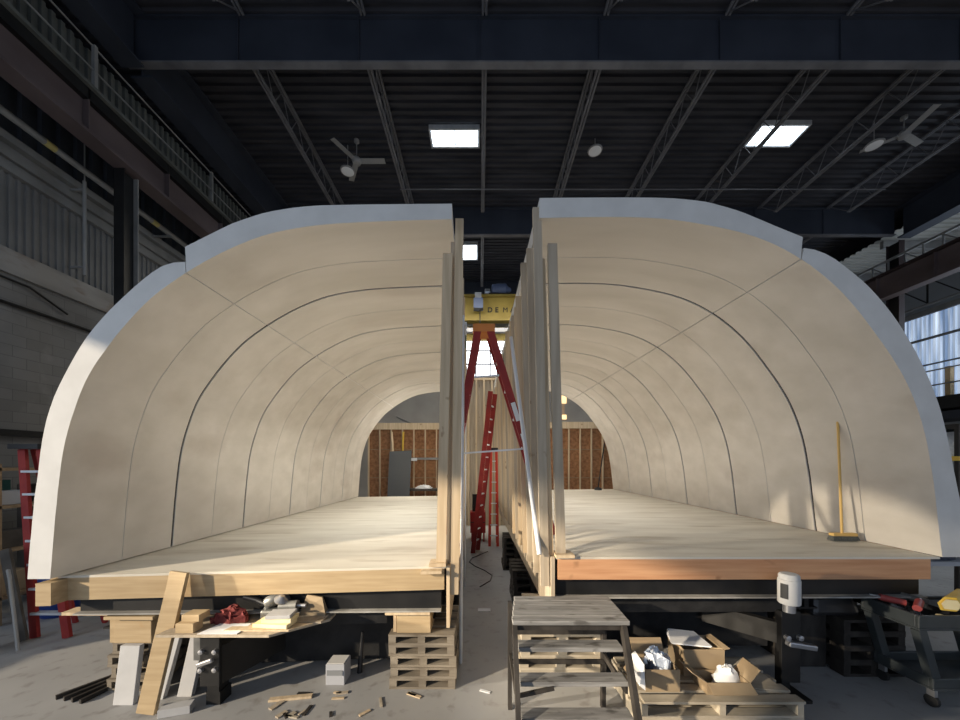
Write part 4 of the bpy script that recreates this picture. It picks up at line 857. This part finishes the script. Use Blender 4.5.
# jack motor on steel post under the right rim
t = thing('jack_stand', 'black steel jack post with clamp under the right module', 'jack stand', (2.98, 3.38, 0))
MB().box(2.88, 3.06, 3.36, 3.42, .16, .84).build('plate', 'black_steel', t, .004)
MB().box(2.78, 3.12, 3.3, 3.6, 0, .03).build('foot', 'black_steel', t); MB().box(2.93, 3.01, 3.42, 3.5, .03, .8).build('column', 'black_steel', t)
MB().bar((2.9, 3.32, .56), (3.16, 3.32, .52), .07, .05).build('clamp', 'steel', t, .012)
for x in (2.92, 3.04): MB().lathe([(.025, 0), (.025, .035), (0, .04)], (x, 3.36, .60), 8, axis=(0, -1, 0)).build('bolt', 'steel', t)
MB().bar((2.96, 3.5, .585), (2.52, 3.98, .585), .08, .2).build('tongue', 'black_steel', t)
t = thing('jack_motor', 'white cylindrical jack motor standing on the black jack post', 'motor', (2.95, 3.33, .84))
MB().lathe([(.08, .08), (.088, .09), (.088, .31), (.082, .315), (.082, .35), (.07, .365), (0, .37)], (2.95, 3.36, .84), 28).build('housing', 'foam_white', t, 0, True)
MB().lathe([(.05, 0), (.05, .08)], (2.95, 3.36, .84), 18).build('neck', 'steel', t)
b = MB(); n = 6
for k in range(n):
    a0, a1 = R(-176+7*k), R(-169+7*k); c0 = (2.95, 3.36)
    v = [b.bm.verts.new((c0[0]+.0895*math.cos(a), c0[1]+.0895*math.sin(a), z)) for a, z in ((a0, .98), (a1, .98), (a1, 1.12), (a0, 1.12))]; b.face(v)
b.build('label', 'label_dark', t)
MB().tube([(3.06, 3.37, 1.12), (3.09, 3.38, .95), (3.07, 3.39, .85)], .008, 6).build('cord', 'black_plastic', t)

# utility cart
CX0, CX1, CY0, CY1 = 4.02, 5.0, 3.22, 3.72
t = thing('utility_cart', 'dark green grey utility cart with tools at the right edge', 'cart', (4.5, 3.47, 0))
def tray(z0, z1, dx, m='cart_green'):
    b = MB(); x0, x1 = CX0+dx, CX1+dx
    b.box(x0, x1, CY0, CY1, z0, z0+.02); b.box(x0, x1, CY0, CY0+.03, z0+.02, z1); b.box(x0, x1, CY1-.03, CY1, z0+.02, z1); b.box(x0, x0+.03, CY0+.03, CY1-.03, z0+.02, z1); b.box(x1-.03, x1, CY0+.03, CY1-.03, z0+.02, z1)
    return b
tray(.72, .86, 0).build('top_tray', 'cart_green', t, .008); tray(.17, .28, .13).build('bottom_tray', 'cart_green', t, .008)
for x in (CX0+.05, CX1-.05):
    for y in (CY0+.05, CY1-.05):
        MB().bar((x, y, .72), (x+.13, y, .27), .075, .075).build('leg', 'cart_green', t, .006)
        cst = MB().box(x+.115, x+.145, y-.03, y+.03, .1, .17).build('caster', 'steel', t)
        MB().lathe([(.03, -.015), (.055, -.014), (.055, .014), (.03, .015)], (x+.13, y, .055), 16, axis=(1, 0, 0)).build('wheel', 'rubber', cst)
ZC_ = .741
def drill(p, ang, label, m):
    p = Vector(p); r = Matrix.Rotation(ang, 3, 'Z'); t = thing('cordless_drill', label, 'power tool', p, 'tools on the cart')
    P = lambda x, y, z: p + r @ Vector((x, y, z))
    MB().tube([P(-.1, 0, .13), P(.05, 0, .15), P(.08, 0, .155)], .032, 12).build('body', m, t, 0, True); MB().tube([P(.08, 0, .155), P(.15, 0, .165)], .016, 10, r2=.01).build('chuck', 'steel', t)
    MB().bar(P(-.05, 0, .13), P(-.08, 0, .05), .035, .045).build('grip', 'black_plastic', t); MB().bar(P(-.12, 0, .035), P(-.02, 0, .035), .06, .065).build('battery', 'black_plastic', t)
drill((4.14, 3.55, ZC_), 2.6, 'red and black cordless drill at the left end of the cart tray', 'tool_red'); drill((4.26, 3.42, ZC_), .6, 'red cordless drill in the middle of the cart tray', 'tool_red'); drill((4.40, 3.58, ZC_), 2.2, 'dark red cordless drill at the back of the cart tray', 'tool_grey')
tag(MB().lump((4.24, 3.55, ZC_), .12, .08, .1, 41, .6).build('tool_pile', 'tool_grey'), 'dark grey heap of small tools in the cart tray', 'tools')
tag(MB().lathe([(.04, 0), (.045, .03), (.03, .09), (.0, .1)], (4.33, 3.31, ZC_), 14).build('nozzle', 'foam_yellow', None, 0, True), 'small pale nozzle at the front of the cart tray', 'nozzle')
t = thing('yellow_case', 'yellow open ended case on the right end of the cart', 'case', (4.55, 3.45, .742))
p0 = [(4.36, 3.24, .80), (4.46, 3.20, .80), (4.50, 3.20, .87), (4.46, 3.21, .95), (4.38, 3.23, .95), (4.33, 3.25, .88)]
b = MB(); b.prism([(4.37, 3.34, .862), (4.47, 3.30, .862), (4.50, 3.29, .93), (4.47, 3.30, .995), (4.39, 3.33, .995), (4.35, 3.35, .93)], (.42, .22, 0)); b.build('body', 'yellow', t, .006)
MB().prism([(4.385, 3.328, .885), (4.465, 3.293, .885), (4.485, 3.285, .93), (4.462, 3.293, .975), (4.395, 3.322, .975), (4.368, 3.335, .93)], (-.008, -.012, 0)).build('end_cap', 'foam_yellow', t)
MB().box(4.44, 4.9, 3.33, 3.6, .742, .862).build('stand', 'black_plastic', t)
# clutter beyond the cart, on the right edge
t = thing('parts_table', 'grey table with dark things behind the cart at the right edge', 'table', (5.9, 4.6, 0))
MB().box(5.1, 6.6, 4.3, 4.9, 1.0, 1.05).build('top', 'foam_grey', t)
for x in (5.2, 6.5): MB().box(x-.03, x+.03, 4.35, 4.4, 0, 1.0).build('leg', 'steel', t)
tag(MB().lump((5.75, 4.55, 1.051), .3, .2, .3, 51, .5).build('dark_bundle', 'dark_cloth'), 'dark bundle on the grey table at the right edge', 'bundle')
tag(MB().lump((6.35, 4.5, 1.051), .2, .18, .15, 52, .5).build('hose_bundle', 'poly_bag'), 'pale crumpled plastic beside the dark bundle at the right edge', 'plastic')
t = thing('mezzanine_platform', 'dark platform edge below the bright panels at the right', 'platform', (19.0, 13, 0))
MB().box(18.2, 19.9, 6, 17.6, 4.4, 4.9).build('deck', 'black_steel', t); MB().box(18.2, 19.9, 6, 17.6, 4.0, 4.3).build('beam', 'girder_blue', t)
for y in (7, 11, 15): MB().box(18.3, 18.5, y-.1, y+.1, 0, 4.0).build('post', 'yellow', t)
for z in (5.4, 6.0): MB().tube([(18.3, 6, z), (18.3, 17.5, z)], .03, 6).build('rail', 'girt_grey', t)
for y in (7.5, 10, 12.5, 15): MB().tube([(18.3, y, 4.9), (18.3, y, 6.0)], .03, 6).build('rail_post', 'girt_grey', t)
tag(MB().box(18.3, 18.46, 13.7, 13.86, 4.9, 6.05).build('tan_post', 'lumber'), 'short tan post standing on the right platform', 'post')
tag(MB().lathe([(.0, 0), (.35, 0), (.38, .3), (.38, 1.0), (.0, 1.05)], (18.9, 12.6, 4.9), 20).build('drum', 'blue_plastic', None, 0, True), 'blue drum standing on the right platform', 'drum')
t = thing('storage_rack', 'black rack with yellow beams at the far right', 'rack', (8.6, 6.5, 0))
for x in (8.42, 9.9):
    for y in (6.2, 7.0): MB().box(x-.03, x+.03, y-.03, y+.03, 0, 2.95).build('upright', 'black_steel', t)
for z in (1.3, 2.3, 2.87): MB().box(8.38, 9.94, 6.16, 7.04, z, z+.08).build('shelf', 'yellow' if z < 2.5 else 'black_steel', t)
for k, z in enumerate((1.381, 2.381)): tag(MB().box(8.6, 9.3, 6.3, 6.9, z, z+.45).build('storage_box', ['foam_white', 'poly_bag'][k], None, .01), ['lower', 'upper'][k]+' pale box on the black rack at the far right', 'box')
